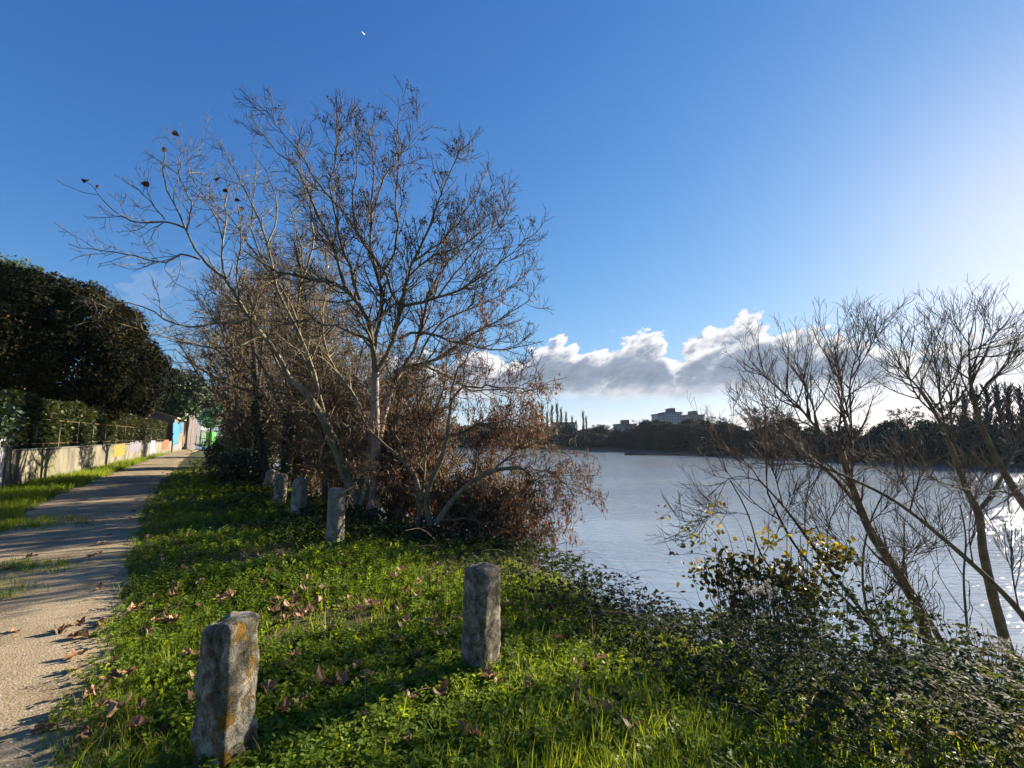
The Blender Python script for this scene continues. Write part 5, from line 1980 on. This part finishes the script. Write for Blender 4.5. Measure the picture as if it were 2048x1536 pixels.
# ------------------------------------------------------------------ ground plants (nobody could count these: stuff)
def polar(n, r0, r1, a0=-62, a1=62):
    r = r0 * (r1 / r0) ** rng.random(n)
    a = np.radians(rng.uniform(a0, a1, n))
    return r * np.sin(a), r * np.cos(a) - 0.6


def lay(x, y, dz=0.0):
    return np.stack([x, y, height(x, y) + dz], 1)


def off_boll(x, y, k=.44):
    m = np.ones(len(x), bool)
    for bx_, by_, w_ in BOLL:
        m &= np.hypot(x - bx_, y - by_) > w_ * k
    return m


def cover(name, templates, n, r0, r1, dens_fn, size_fn, mat, tilt, tint_fn, dz=0.0, a0=-62, a1=62):
    x, y = polar(n, r0, r1, a0, a1)
    keep = rng.random(n) < dens_fn(x, y)
    keep &= off_boll(x, y)
    x, y = x[keep], y[keep]
    m = len(x)
    M = rot_mats(rng.uniform(0, 6.28, m), np.abs(rng.normal(0, tilt, m)), rng.uniform(0, 6.28, m), size_fn(x, y) * rng.uniform(.65, 1.25, m))
    V, Fc, t = scatter_mesh(templates, lay(x, y, dz), M, np.clip(tint_fn(x, y) + rng.normal(0, .14, m), 0, 1))
    o = mesh_obj(name, V, Fc, mat, attrs={'tint': t})
    tag(o, kind='stuff')
    return o


weed_mat = leaf_mat('weed_leaf', [(0, (.048, .08, .012)), (.5, (.13, .19, .024)), (1, (.24, .31, .045))], .54, .5, .12, (1.5, 1.4, .45))
grass_mat = leaf_mat('grass_blade', [(0, (.055, .09, .012)), (.5, (.14, .195, .022)), (1, (.26, .31, .042))], .54, .5, .12, (1.5, 1.4, .45))
bramble_mat = leaf_mat('bramble_leaf', [(0, (.018, .026, .012)), (.4, (.038, .054, .022)), (.75, (.07, .085, .034)), (1, (.16, .12, .06))], .35, .7, .07, (1.4, 1.35, .6))
cane_mat = noise_mat('cane', [(.3, (.07, .035, .025)), (.6, (.17, .12, .08))], scale=6, bump=0)
litter_mat = leaf_mat('litter', [(0, (.03, .016, .009)), (.6, (.095, .05, .026)), (1, (.2, .115, .06))], .2, .7, .15, (1.2, 1, .7))


def bank(x, y):
    return near_d(x, y)


def shade_side(x, y):
    """1 in the bramble belt under the trees (beyond the third bollard), 0 out on the sunny verge"""
    return sstep(-2.6, -1.2, bank(x, y)) * sstep(8.0, 10.5, y + 0 * x)


def sunny(x, y):
    b = bank(x, y)
    return sstep(-.14, .12, d_right(x, y) + .12 * wob(x, y, 3, 31)) * (1 - sstep(-.4, .25, b + .25 * wob(x, y, 1.6, 33))) * (path_side(x, y) > 0)


def rightb(x, y):
    """bramble belt lying in front of the river on the right"""
    b = bank(x, y)
    return sstep(-1.45, -.75, b + .3 * wob(x, y, 1.3, 35) + .55 * sstep(.8, 2.0, x) * sstep(0, 3, y)) * (1 - sstep(2.6, 4.2, b))


def nearpath(x, y):
    return 1 - sstep(.15, 1.0, d_right(x, y))


sprigs = [sprig(OVAL, int(rng.integers(8, 13)), rng.uniform(.05, .11), rng.uniform(.02, .034)) for _ in range(9)] + [sprig(ROUND, 9, .075, .03) for _ in range(4)]
cover('weeds', sprigs, 120000, 1.3, 26,
      lambda x, y: sunny(x, y) * (1 - .8 * nearpath(x, y)) * np.clip(.85 + .75 * wob(x, y, 1.9, 41), .06, 1) * (1 - .7 * rightb(x, y)),
      lambda x, y: 1.0 + .06 * np.hypot(x, y) + .35 * np.clip(wob(x, y, 1.8, 42), 0, 1), weed_mat, .5,
      lambda x, y: .5 + .28 * wob(x, y, 1.7, 43))
# larger rounded leaves low at the foot of the front bollard
big = [sprig(ROUND, 9, .13, .036, .3) for _ in range(5)]
cover('rounded_weeds', big, 12000, 1.2, 3.6,
      lambda x, y: sunny(x, y) * np.exp(-(((x + .75) / .62) ** 2 + ((y - 2.2) / .6) ** 2)),
      lambda x, y: 1 + 0 * x, weed_mat, .3, lambda x, y: .6 + .25 * wob(x, y, 3, 45))
tufts = [tuft(int(rng.integers(5, 9)), rng.uniform(.06, .1), .0022, .012) for _ in range(7)]
long_tufts = [tuft(int(rng.integers(6, 10)), rng.uniform(.13, .21), .003, .018) for _ in range(7)]
cover('short_grass', tufts, 190000, 1.3, 30,
      lambda x, y: sunny(x, y) * np.clip(.12 + .95 * nearpath(x, y) + .35 * wob(x, y, 1.5, 51), .06, 1),
      lambda x, y: (.55 + .45 * (1 - nearpath(x, y))) * (1 + .07 * np.hypot(x, y)), grass_mat, .25,
      lambda x, y: .42 + .25 * wob(x, y, 1.2, 52))


def long_zone(x, y):
    g = np.exp(-(((x - .75) / .85) ** 2 + ((y - 2.6) / .9) ** 2)) + .55 * np.exp(-(((x - .15) / .5) ** 2 + ((y - 2.1) / .5) ** 2))
    return g + .10 + .16 * (wob(x, y, 1.9, 55) > .45)


cover('long_grass', long_tufts, 30000, 1.2, 9,
      lambda x, y: np.clip(sunny(x, y) * long_zone(x, y), 0, 1) * .75,
      lambda x, y: 1 + 0 * x, grass_mat, .3, lambda x, y: .66 + .2 * wob(x, y, 2, 56))


# strip of turf between the path and the wall and the islands of grass in the path
def left_turf(x, y):
    left = path_side(x, y) < 0
    sw = (x - W0[0]) * WN[0] + (y - W0[1]) * WN[1]
    isl = np.zeros_like(x)
    for px_, py_, rx_, ry_ in ((30, 1142, .75, .3), (20, 1052, 1.1, .75), (-60, 1200, .5, .4)):
        g_ = gnd(px_, py_)
        isl = np.maximum(isl, np.exp(-(((x - g_[0]) / rx_) ** 2 + ((y - g_[1]) / ry_) ** 2) ** 2))
    return np.clip(sstep(-.12, .15, -d_left(x, y) + .15 * wob(x, y, 2, 61)) * left * (sw > .05) + isl * .8, 0, 1)


cover('turf', tufts, 130000, 3, 90, left_turf, lambda x, y: .6 + .075 * np.hypot(x, y), grass_mat, .25, lambda x, y: .5 + .25 * wob(x, y, .6, 62), a0=-66, a1=-20)

# withered grass matted between the weeds
straw_leaf = leaf_mat('withered_grass', [(0, (.09, .065, .03)), (1, (.30, .235, .12))], .3, .7, .05, (1.1, 1, .7))
flat_tufts = [tuft(6, rng.uniform(.05, .09), .0022, .03) for _ in range(5)]
cover('withered_grass', flat_tufts, 26000, 1.4, 16,
      lambda x, y: sunny(x, y) * np.clip(.12 + .8 * (wob(x, y, 1.9, 41) < -.55) + .3 * (wob(x, y, 2.6, 47) > .6), 0, 1),
      lambda x, y: 1 + .05 * np.hypot(x, y), straw_leaf, .8, lambda x, y: .5 + 0 * x)

# brambles
tris = [trifoliate(SERR, 1.0) for _ in range(3)]


def bramble_patch(name, n, r0, r1, dens_fn, hmax, size, tint0, a0=-62, a1=62):
    x, y = polar(n, r0, r1, a0, a1)
    k = (rng.random(n) < dens_fn(x, y)) & off_boll(x, y, .75)
    x, y = x[k], y[k]
    m = len(x)
    lump = np.clip(.55 + .5 * wob(x, y, 2.0, 71), .12, 1.2) * (1 + .65 * sstep(.7, 1.9, x))
    z = height(x, y) + hmax * lump * rng.random(m) ** .55
    M = rot_mats(rng.uniform(0, 6.28, m), np.abs(rng.normal(.25, .35, m)), rng.uniform(0, 6.28, m), size * (1 + .04 * np.hypot(x, y)) * rng.uniform(.55, 1.3, m))
    V, Fc, t = scatter_mesh(tris, np.stack([x, y, z], 1), M, np.clip(tint0 + .2 * wob(x, y, 1.4, 72) + rng.normal(0, .17, m), 0, 1))
    o = mesh_obj(name, V, Fc, bramble_mat, attrs={'tint': t})
    tag(o, kind='stuff')


bramble_patch('brambles', 95000, 1.6, 16, lambda x, y: rightb(x, y) * (1 - .55 * shade_side(x, y)) * np.clip(.8 + .5 * wob(x, y, 1.7, 73), .15, 1), .46, .034, .5)
bramble_patch('shady_brambles', 60000, 6, 40,
              lambda x, y: np.clip(sstep(-3.0, -1.9, bank(x, y) + .5 * wob(x, y, .9, 75)) * (1 - sstep(2.5, 4, bank(x, y))) * sstep(6.6, 8.2, y) * (path_side(x, y) > 0) * sstep(1.15, 1.5, path_d(x, y)), 0, 1) * np.clip(.75 + .6 * wob(x, y, 1.3, 76), .1, 1),
              .38, .045, .38, -62, 12)


def canes(name, n, dens_fn, ln, rad, mat, r0=1.8, r1=14, up=.55, a0=-62, a1=62):
    x, y = polar(n, r0, r1, a0, a1)
    k = (rng.random(n) < dens_fn(x, y)) & off_boll(x, y, .9)
    x, y = x[k], y[k]
    m = len(x)
    kk = 9
    P = np.zeros((m, kk, 3))
    P[:, 0] = lay(x, y, -.02)
    az = rng.uniform(0, 6.28, m)
    e = rng.uniform(.5, 1.3, m)
    d = np.stack([np.cos(az) * np.cos(e), np.sin(az) * np.cos(e), np.sin(e)], 1)
    L_ = ln * rng.uniform(.5, 1.3, m)
    for j in range(1, kk):
        d = d + rng.normal(0, .07, (m, 3))
        d[:, 2] -= up * .42
        d = norm(d)
        P[:, j] = P[:, j - 1] + d * (L_ / (kk - 1))[:, None]
        P[:, j, 2] = np.maximum(P[:, j, 2], height(P[:, j, 0], P[:, j, 1]) + .03)
    V, Fc = tubes([(P, np.linspace(1, .4, kk)[None] * rad * rng.uniform(.6, 1.2, m)[:, None], 3)])
    o = mesh_obj(name, V, Fc, mat)
    tag(o, kind='stuff')


canes('bramble_canes', 3200, lambda x, y: rightb(x, y), .9, .004, cane_mat)
straw_mat = noise_mat('straw', [(.3, (.16, .12, .06)), (.6, (.32, .26, .15))], scale=6, bump=0)
canes('dry_stalks', 4200, lambda x, y: np.clip(rightb(x, y) * .6 + .05 * sunny(x, y) + .6 * np.exp(-(((x + 2.7) / 1.3) ** 2 + ((y - 7.6) / .9) ** 2)), 0, 1), .42, .0022, straw_mat, up=.3)

# leaf litter under the trees
cover('leaf_litter', [SERR, OVAL], 26000, 3, 40,
      lambda x, y: np.clip((sstep(-4.6, -1.5, bank(x, y)) * sstep(6.5, 9, y) * .5 * (1 - sstep(1.5, 3.5, bank(x, y))) + .14) * (.4 + .9 * (wob(x, y, 1.1, 81) > 0)), 0, 1) * (path_side(x, y) > 0) * (path_d(x, y) > .8),
      lambda x, y: .045 * (1 + .05 * np.hypot(x, y)), litter_mat, .5, lambda x, y: .45 + 0 * x, .02)


# ------------------------------------------------------------------ yellow ivy clumps at the water edge
yel_leaf = leaf_mat('yellow_ivy_leaf', [(0, (.02, .03, .008)), (.45, (.07, .07, .012)), (.75, (.26, .19, .02)), (1, (.45, .34, .05))], .4, .45, .3, (1.4, 1.25, .5))


def ivy_clump(px, py, Yd, rx, rz, n, label, tint, seed):
    c = at(px, py, Yd)
    base = np.array([c[0], Yd, gz(c[0], Yd)])
    e = empty('ivy_clump', base, label, 'ivy', 'yellowing ivy clumps at the water edge')
    k = 34
    b = np.repeat(base[None], k, 0) + rng.normal(0, .15, (k, 3)) * [1, 1, 0]
    tgt = c + rng.normal(0, 1, (k, 3)) * [rx * .55, rx * .5, rz * .6]
    t = np.linspace(0, 1, 8)[None, :, None]
    P = b[:, None] * (1 - t) + tgt[:, None] * t
    P[:, 1:] += np.cumsum(rng.normal(0, .03, (k, 7, 3)), 1)
    V, Fc = tubes([(P, np.full((k, 8), .006), 4)])
    mesh_obj('stems', V, Fc, cane_mat, e)
    idx = rng.integers(0, k, n)
    f = rng.uniform(.35, 1.0, n) * 6.5
    i = np.minimum(f.astype(int), 6)
    q = P[idx, i] + (P[idx, i + 1] - P[idx, i]) * (f - i)[:, None] + rng.normal(0, .09, (n, 3))
    bc = c + rng.normal(0, 1, (9, 3)) * [rx * .6, rx * .5, rz * .6]
    q2 = bc[rng.integers(0, 9, n)] + rng.normal(0, 1, (n, 3)) * [rx * .28, rx * .28, rz * .25]
    q = np.concatenate([q, q2])
    n = len(q)
    keep = wob3(q, 6, seed) > -.35
    q = q[keep]
    m = len(q)
    M = rot_mats(rng.uniform(0, 6.28, m), rng.uniform(.3, 1.5, m), rng.uniform(0, 6.28, m), rng.uniform(.04, .085, m))
    tt = np.clip(tint + .07 + .35 * wob3(q, 4, seed + 1) + .25 * (q[:, 2] - c[2]) / rz + rng.normal(0, .15, m), 0, 1)
    V, Fc, t2 = scatter_mesh([ROUND, SERR], q, M, tt)
    mesh_obj('leaves', V, Fc, yel_leaf, e, attrs={'tint': t2})


ivy_clump(1470, 1138, 6.2, .42, .3, 400, 'left yellow-green ivy clump in front of the water, below thin sprays', .36, 5)
ivy_clump(1615, 1132, 6.6, .38, .34, 430, 'right ivy clump with yellow leaves, wrapped round the slanting stems', .36, 6)
ivy_clump(1540, 1150, 6.4, .35, .18, 220, 'low dark ivy between the two yellow clumps', .2, 8)
# long thin sprays with a few yellow leaves reaching out to the left over the water
sp = empty('bramble_spray', at(1440, 1150, 6.2), 'long arching spray with small yellow leaves over the water', 'spray')
limbs_ = [limb([(1460, 1120), (1430, 1060), (1380, 1022), (1340, 1020), (1318, 1035), (1330, 1085), (1345, 1110)], 6.2, 6.0, .005, .002),
          limb([(1470, 1120), (1450, 1040), (1400, 1020), (1350, 1005)], 6.3, 6.1, .004, .002),
          limb([(1500, 1120), (1480, 1040), (1440, 1010), (1415, 1015)], 6.3, 6.5, .004, .002),
          limb([(1440, 1120), (1400, 1105), (1350, 1110), (1330, 1108)], 6.2, 6.0, .004, .002),
          limb([(1440, 1110), (1410, 1080), (1390, 1070), (1370, 1078)], 6.2, 6.1, .004, .002)]
V, Fc = tubes([(*stack_limbs(limbs_), 4)])
mesh_obj('stems', V, Fc, cane_mat, sp)
q = []
for px_, py_, n_, s_ in ((1318, 1030, 9, .05), (1375, 1075, 22, .08), (1385, 1060, 10, .05), (1415, 1018, 6, .04), (1440, 1015, 5, .04), (1340, 1108, 7, .05), (1400, 1085, 12, .07), (1425, 1020, 6, .05)):
    q.append(at(px_, py_, 6.15) + rng.normal(0, s_, (n_, 3)))
q = np.concatenate(q)
m = len(q)
V, Fc, t2 = scatter_mesh([SERR], q, rot_mats(rng.uniform(0, 6.28, m), rng.uniform(.3, 1.4, m), rng.uniform(0, 6.28, m), rng.uniform(.04, .075, m)), rng.uniform(.45, 1, m))
mesh_obj('leaves', V, Fc, yel_leaf, sp, attrs={'tint': t2})

# fluffy seed heads of a climber among the brambles at the right
fluff = leaf_mat('seed_fluff', [(0, (.3, .28, .24)), (1, (.55, .53, .48))], .4, .8, .1, (1, 1, 1))
for px_, py_, Yd, r_, lab in ((1985, 1290, 3.4, .11, 'pale fluffy seed heads among the brambles by the right edge'), (1508, 1182, 5.0, .09, 'small pale fluffy seed heads below the yellow ivy')):
    c = at(px_, py_, Yd)
    n_ = 26
    cc_ = c + rng.normal(0, 1, (n_, 3)) * [r_, r_, r_ * .5]
    e = empty('seed_head', (c[0], c[1], gz(c[0], c[1])), lab, 'seed head', 'fluffy seed heads')
    k = 40
    q = np.repeat(cc_, k, 0)
    M = rot_mats(rng.uniform(0, 6.28, n_ * k), rng.uniform(0, 3.1, n_ * k), rng.uniform(0, 6.28, n_ * k), rng.uniform(.02, .04, n_ * k))
    bl = blade(1, .035, .5)
    V, Fc, t2 = scatter_mesh([bl], q, M, rng.uniform(0, 1, n_ * k))
    mesh_obj('fluff', V, Fc, fluff, e, attrs={'tint': t2})
    b0 = np.array([c[0], c[1], gz(c[0], c[1])])
    t = np.linspace(0, 1, 5)[None, :, None]
    P = b0[None, None] * (1 - t) + cc_[:, None] * t
    V, Fc = tubes([(P, np.full((n_, 5), .002), 3)])
    mesh_obj('stems', V, Fc, cane_mat, e)


# ------------------------------------------------------------------ fallen leaves, each one a thing
def big_leaf(seed):
    """withered lobed leaf with curled edges, one unit long"""
    g = np.random.default_rng(seed)
    n, rings = 44, 6
    a = np.linspace(0, 2 * np.pi, n, endpoint=False)
    lob = .43 + .055 * np.cos(5 * a) + .025 * np.cos(10 * a + 1) + .075 * np.cos(2 * a + 3.1)
    stalk = np.exp(-((np.mod(a - np.pi * 1.5 + np.pi, 2 * np.pi) - np.pi) / .25) ** 2)
    lob = lob * (1 - .35 * stalk) * (1 + .05 * g.normal(size=n))
    V = [[0, 0, 0]]
    curl = g.uniform(.45, 1.35)
    ca = g.uniform(0, 3.14)
    for r in range(1, rings + 1):
        q = r / rings
        for i in range(n):
            x, y = lob[i] * q * math.cos(a[i]), lob[i] * q * math.sin(a[i])
            u = x * math.cos(ca) + y * math.sin(ca)
            z = curl * u * u * 1.1 + .13 * q * q * math.sin(3 * a[i] + seed) + .05 * q * math.sin(7 * a[i] + seed * 2) + .035 * abs(math.sin(2.5 * a[i])) * q
            V.append([x * (1 - .35 * q * curl * abs(math.cos(a[i] - ca)) * .5), y, z])
    V = np.array(V)
    tri = [[0, 1 + i, 1 + (i + 1) % n] for i in range(n)]
    quad = [[1 + (r - 1) * n + i, 1 + r * n + i, 1 + r * n + (i + 1) % n, 1 + (r - 1) * n + (i + 1) % n] for r in range(1, rings) for i in range(n)]
    # stalk
    k = 5
    t = np.linspace(0, 1, k)
    P = np.stack([.05 * np.sin(t * 2), -.1 - .6 * t, .02 + .25 * t * t * g.uniform(.2, 1)], 1)[None]
    sV, sF = tubes([(P, np.linspace(.018, .01, k)[None], 4)])
    quad = np.concatenate([np.array(quad), sF + len(V)])
    V = np.concatenate([V, sV])
    V[:, 2] -= V[:, 2].min() * .6
    return V, [quad, np.array(tri)]


def leaf_stuff(name, stops):
    m, nt, out = new_mat(name)
    tc = N(nt, 'ShaderNodeTexCoord')
    oi = N(nt, 'ShaderNodeObjectInfo')
    n1 = N(nt, 'ShaderNodeTexNoise', i_Scale=5, i_Detail=8, i_Roughness=.65)
    L(nt, tc, 'Object', n1, 0)
    ad = N(nt, 'ShaderNodeMath', operation='MULTIPLY_ADD')
    ad.inputs[1].default_value = .55
    L(nt, oi, 'Random', ad, 0)
    sb_ = N(nt, 'ShaderNodeMath', operation='SUBTRACT')
    sb_.inputs[1].default_value = .27
    L(nt, n1, 0, sb_, 0)
    L(nt, sb_, 0, ad, 2)
    r = ramp(nt, stops)
    L(nt, ad, 0, r, 0)
    p = N(nt, 'ShaderNodeBsdfPrincipled', i_Roughness=.62)
    p.inputs['Specular IOR Level'].default_value = .25
    L(nt, r, 0, p, 'Base Color')
    tr = N(nt, 'ShaderNodeBsdfTranslucent')
    L(nt, r, 0, tr, 'Color')
    mx = N(nt, 'ShaderNodeMixShader')
    mx.inputs[0].default_value = .22
    L(nt, p, 0, mx, 1)
    L(nt, tr, 0, mx, 2)
    L(nt, mx, 0, out, 0)
    return m


fl_mat = leaf_stuff('fallen_leaf', [(0, (.07, .036, .018)), (.35, (.17, .09, .045)), (.7, (.32, .185, .098)), (1, (.42, .27, .16))])
fl_proto = []
for i in range(6):
    V, Fs = big_leaf(i * 7 + 3)
    fl_proto.append((V, Fs))
fl_mesh = {}


def fallen(x, y, size, label, i=None, tilt=None, group='fallen brown leaves', dz=.015):
    i = int(rng.integers(0, 6)) if i is None else i
    if i not in fl_mesh:
        o = mesh_obj('fallen_leaf', fl_proto[i][0], fl_proto[i][1], fl_mat, smooth=True)
        fl_mesh[i] = o
    else:
        o = fl_mesh[i].copy()
        COL.objects.link(o)
    o.location = (x, y, gz(x, y) + dz)
    tl = tilt if tilt is not None else abs(rng.normal(.1, .18))
    o.rotation_euler = (rng.normal(0, 1) * tl * .7, tl * rng.normal(0, 1), rng.uniform(0, 6.28))
    o.scale = (size,) * 3
    tag(o, label, 'leaf', group)
    return o


named = [((178, 1492), .15, 'big curled brown leaf at the path edge, bottom left, nearest the camera'), ((238, 1462), .16, 'large lobed tan leaf propped upright beside the path, left of the front bollard'),
         ((190, 1402), .13, 'folded tan leaf on the path edge casting a long shadow'), ((90, 1468), .13, 'dark flat brown leaf alone on the gravel at bottom left'),
         ((152, 1350), .11, 'thin curled leaf on bare gravel midway along the near path'), ((28, 1272), .09, 'small dark curled leaf at the left edge of the path'),
         ((160, 1254), .10, 'rolled leaf on the gravel beside a smaller one'), ((228, 1336), .10, 'dark curled leaf where the gravel meets moss'),
         ((460, 1209), .12, 'ribbed brown leaf resting just behind the front bollard'), ((400, 1182), .10, 'pale pinkish cupped leaf on the grass left of the front bollard top'),
         ((366, 1154), .11, 'long curled tan leaf on the verge by the tree shadow'), ((648, 1396), .14, 'large dark brown leaf deep in weeds right of the front bollard'),
         ((718, 1362), .11, 'upright folded leaf in the weeds in front of the pebbly bollard'), ((868, 1258), .11, 'crumpled leaf cluster left of the pebbly bollard'),
         ((835, 1182), .09, 'reddish leaf standing up behind the pebbly bollard'), ((1272, 1495), .12, 'rust brown leaf in bright grass at the bottom right'),
         ((945, 1517), .11, 'dark brown leaf at the bottom middle edge'), ((1652, 1352), .10, 'dim purplish leaf lying in the right brambles'),
         ((1756, 1328), .09, 'pale folded leaf hanging in the brambles at right'), ((1206, 1226), .09, 'reddish leaf at the foot of the bramble bank'),
         ((714, 1238), .11, 'pale curled leaf amid weeds, halfway between the two front bollards')]
for (px_, py_), s_, lab in named:
    g_ = gnd(px_, py_)
    dz_ = .025 if path_d(g_[:1], g_[1:2])[0] < 1 else .10
    fallen(g_[0], g_[1], s_, lab, tilt=.45, dz=dz_)
more = [(125, 1268), (152, 1282), (60, 1122), (20, 1146), (182, 1120), (240, 1376), (346, 1230), (340, 1258), (300, 1208), (430, 1192), (405, 1122), (520, 1146), (560, 1152), (545, 1236), (566, 1252), (602, 1236), (622, 1230),
        (632, 1386), (872, 1264), (790, 1292), (1055, 1242), (580, 1352), (640, 1215), (756, 1216), (786, 1162), (876, 1166), (1612, 1432), (490, 1122), (500, 1132), (352, 1182), (440, 1210), (535, 1218), (585, 1215), (660, 1272), (700, 1205),
        (480, 1090), (430, 1078), (380, 1082), (330, 1062), (300, 1052), (420, 1050), (460, 1062), (350, 1098), (1100, 1215), (1130, 1390), (1010, 1470), (1180, 1330), (760, 1330), (820, 1330), (560, 1180), (610, 1170), (690, 1130), (720, 1160)]


def where(x, y):
    b = bank(np.array([x]), np.array([y]))[0]
    if path_d(np.array([x]), np.array([y]))[0] < 1:
        return 'brown fallen leaf lying on the bare gravel path', 'leaves on the gravel path'
    if y < 4.2:
        return 'brown fallen leaf among the weeds round the two front bollards', 'leaves among the front weeds'
    if y < 7.5:
        return 'brown fallen leaf on the grassy verge short of the pale flat-topped bollard', 'leaves on the middle verge'
    return 'small brown fallen leaf on the verge beyond the pale flat-topped bollard', 'leaves on the far verge'


for px_, py_ in more:
    g_ = gnd(px_ + rng.normal(0, 3), py_)
    w_, gr = where(g_[0], g_[1])
    fallen(g_[0], g_[1], rng.uniform(.10, .155), w_, group=gr, dz=.025 if 'path' in w_ and 'bare' in w_ else .055)
cnt = 0
while cnt < 130:
    px_, py_ = rng.uniform(120, 1250), 1536 - 500 * rng.random() ** .6
    g_ = gnd(px_, py_)
    x_, y_ = g_[0], g_[1]
    pd = path_d(np.array([x_]), np.array([y_]))[0]
    bd = bank(np.array([x_]), np.array([y_]))[0]
    if y_ > 13 or bd > -.9 or (pd < 1 and rng.random() > .3) or not off_boll(np.array([x_]), np.array([y_]), .9)[0]:
        continue
    w_, gr = where(x_, y_)
    fallen(x_, y_, rng.uniform(.08, .14), w_, group=gr, dz=.025 if pd < 1 else .08)
    cnt += 1
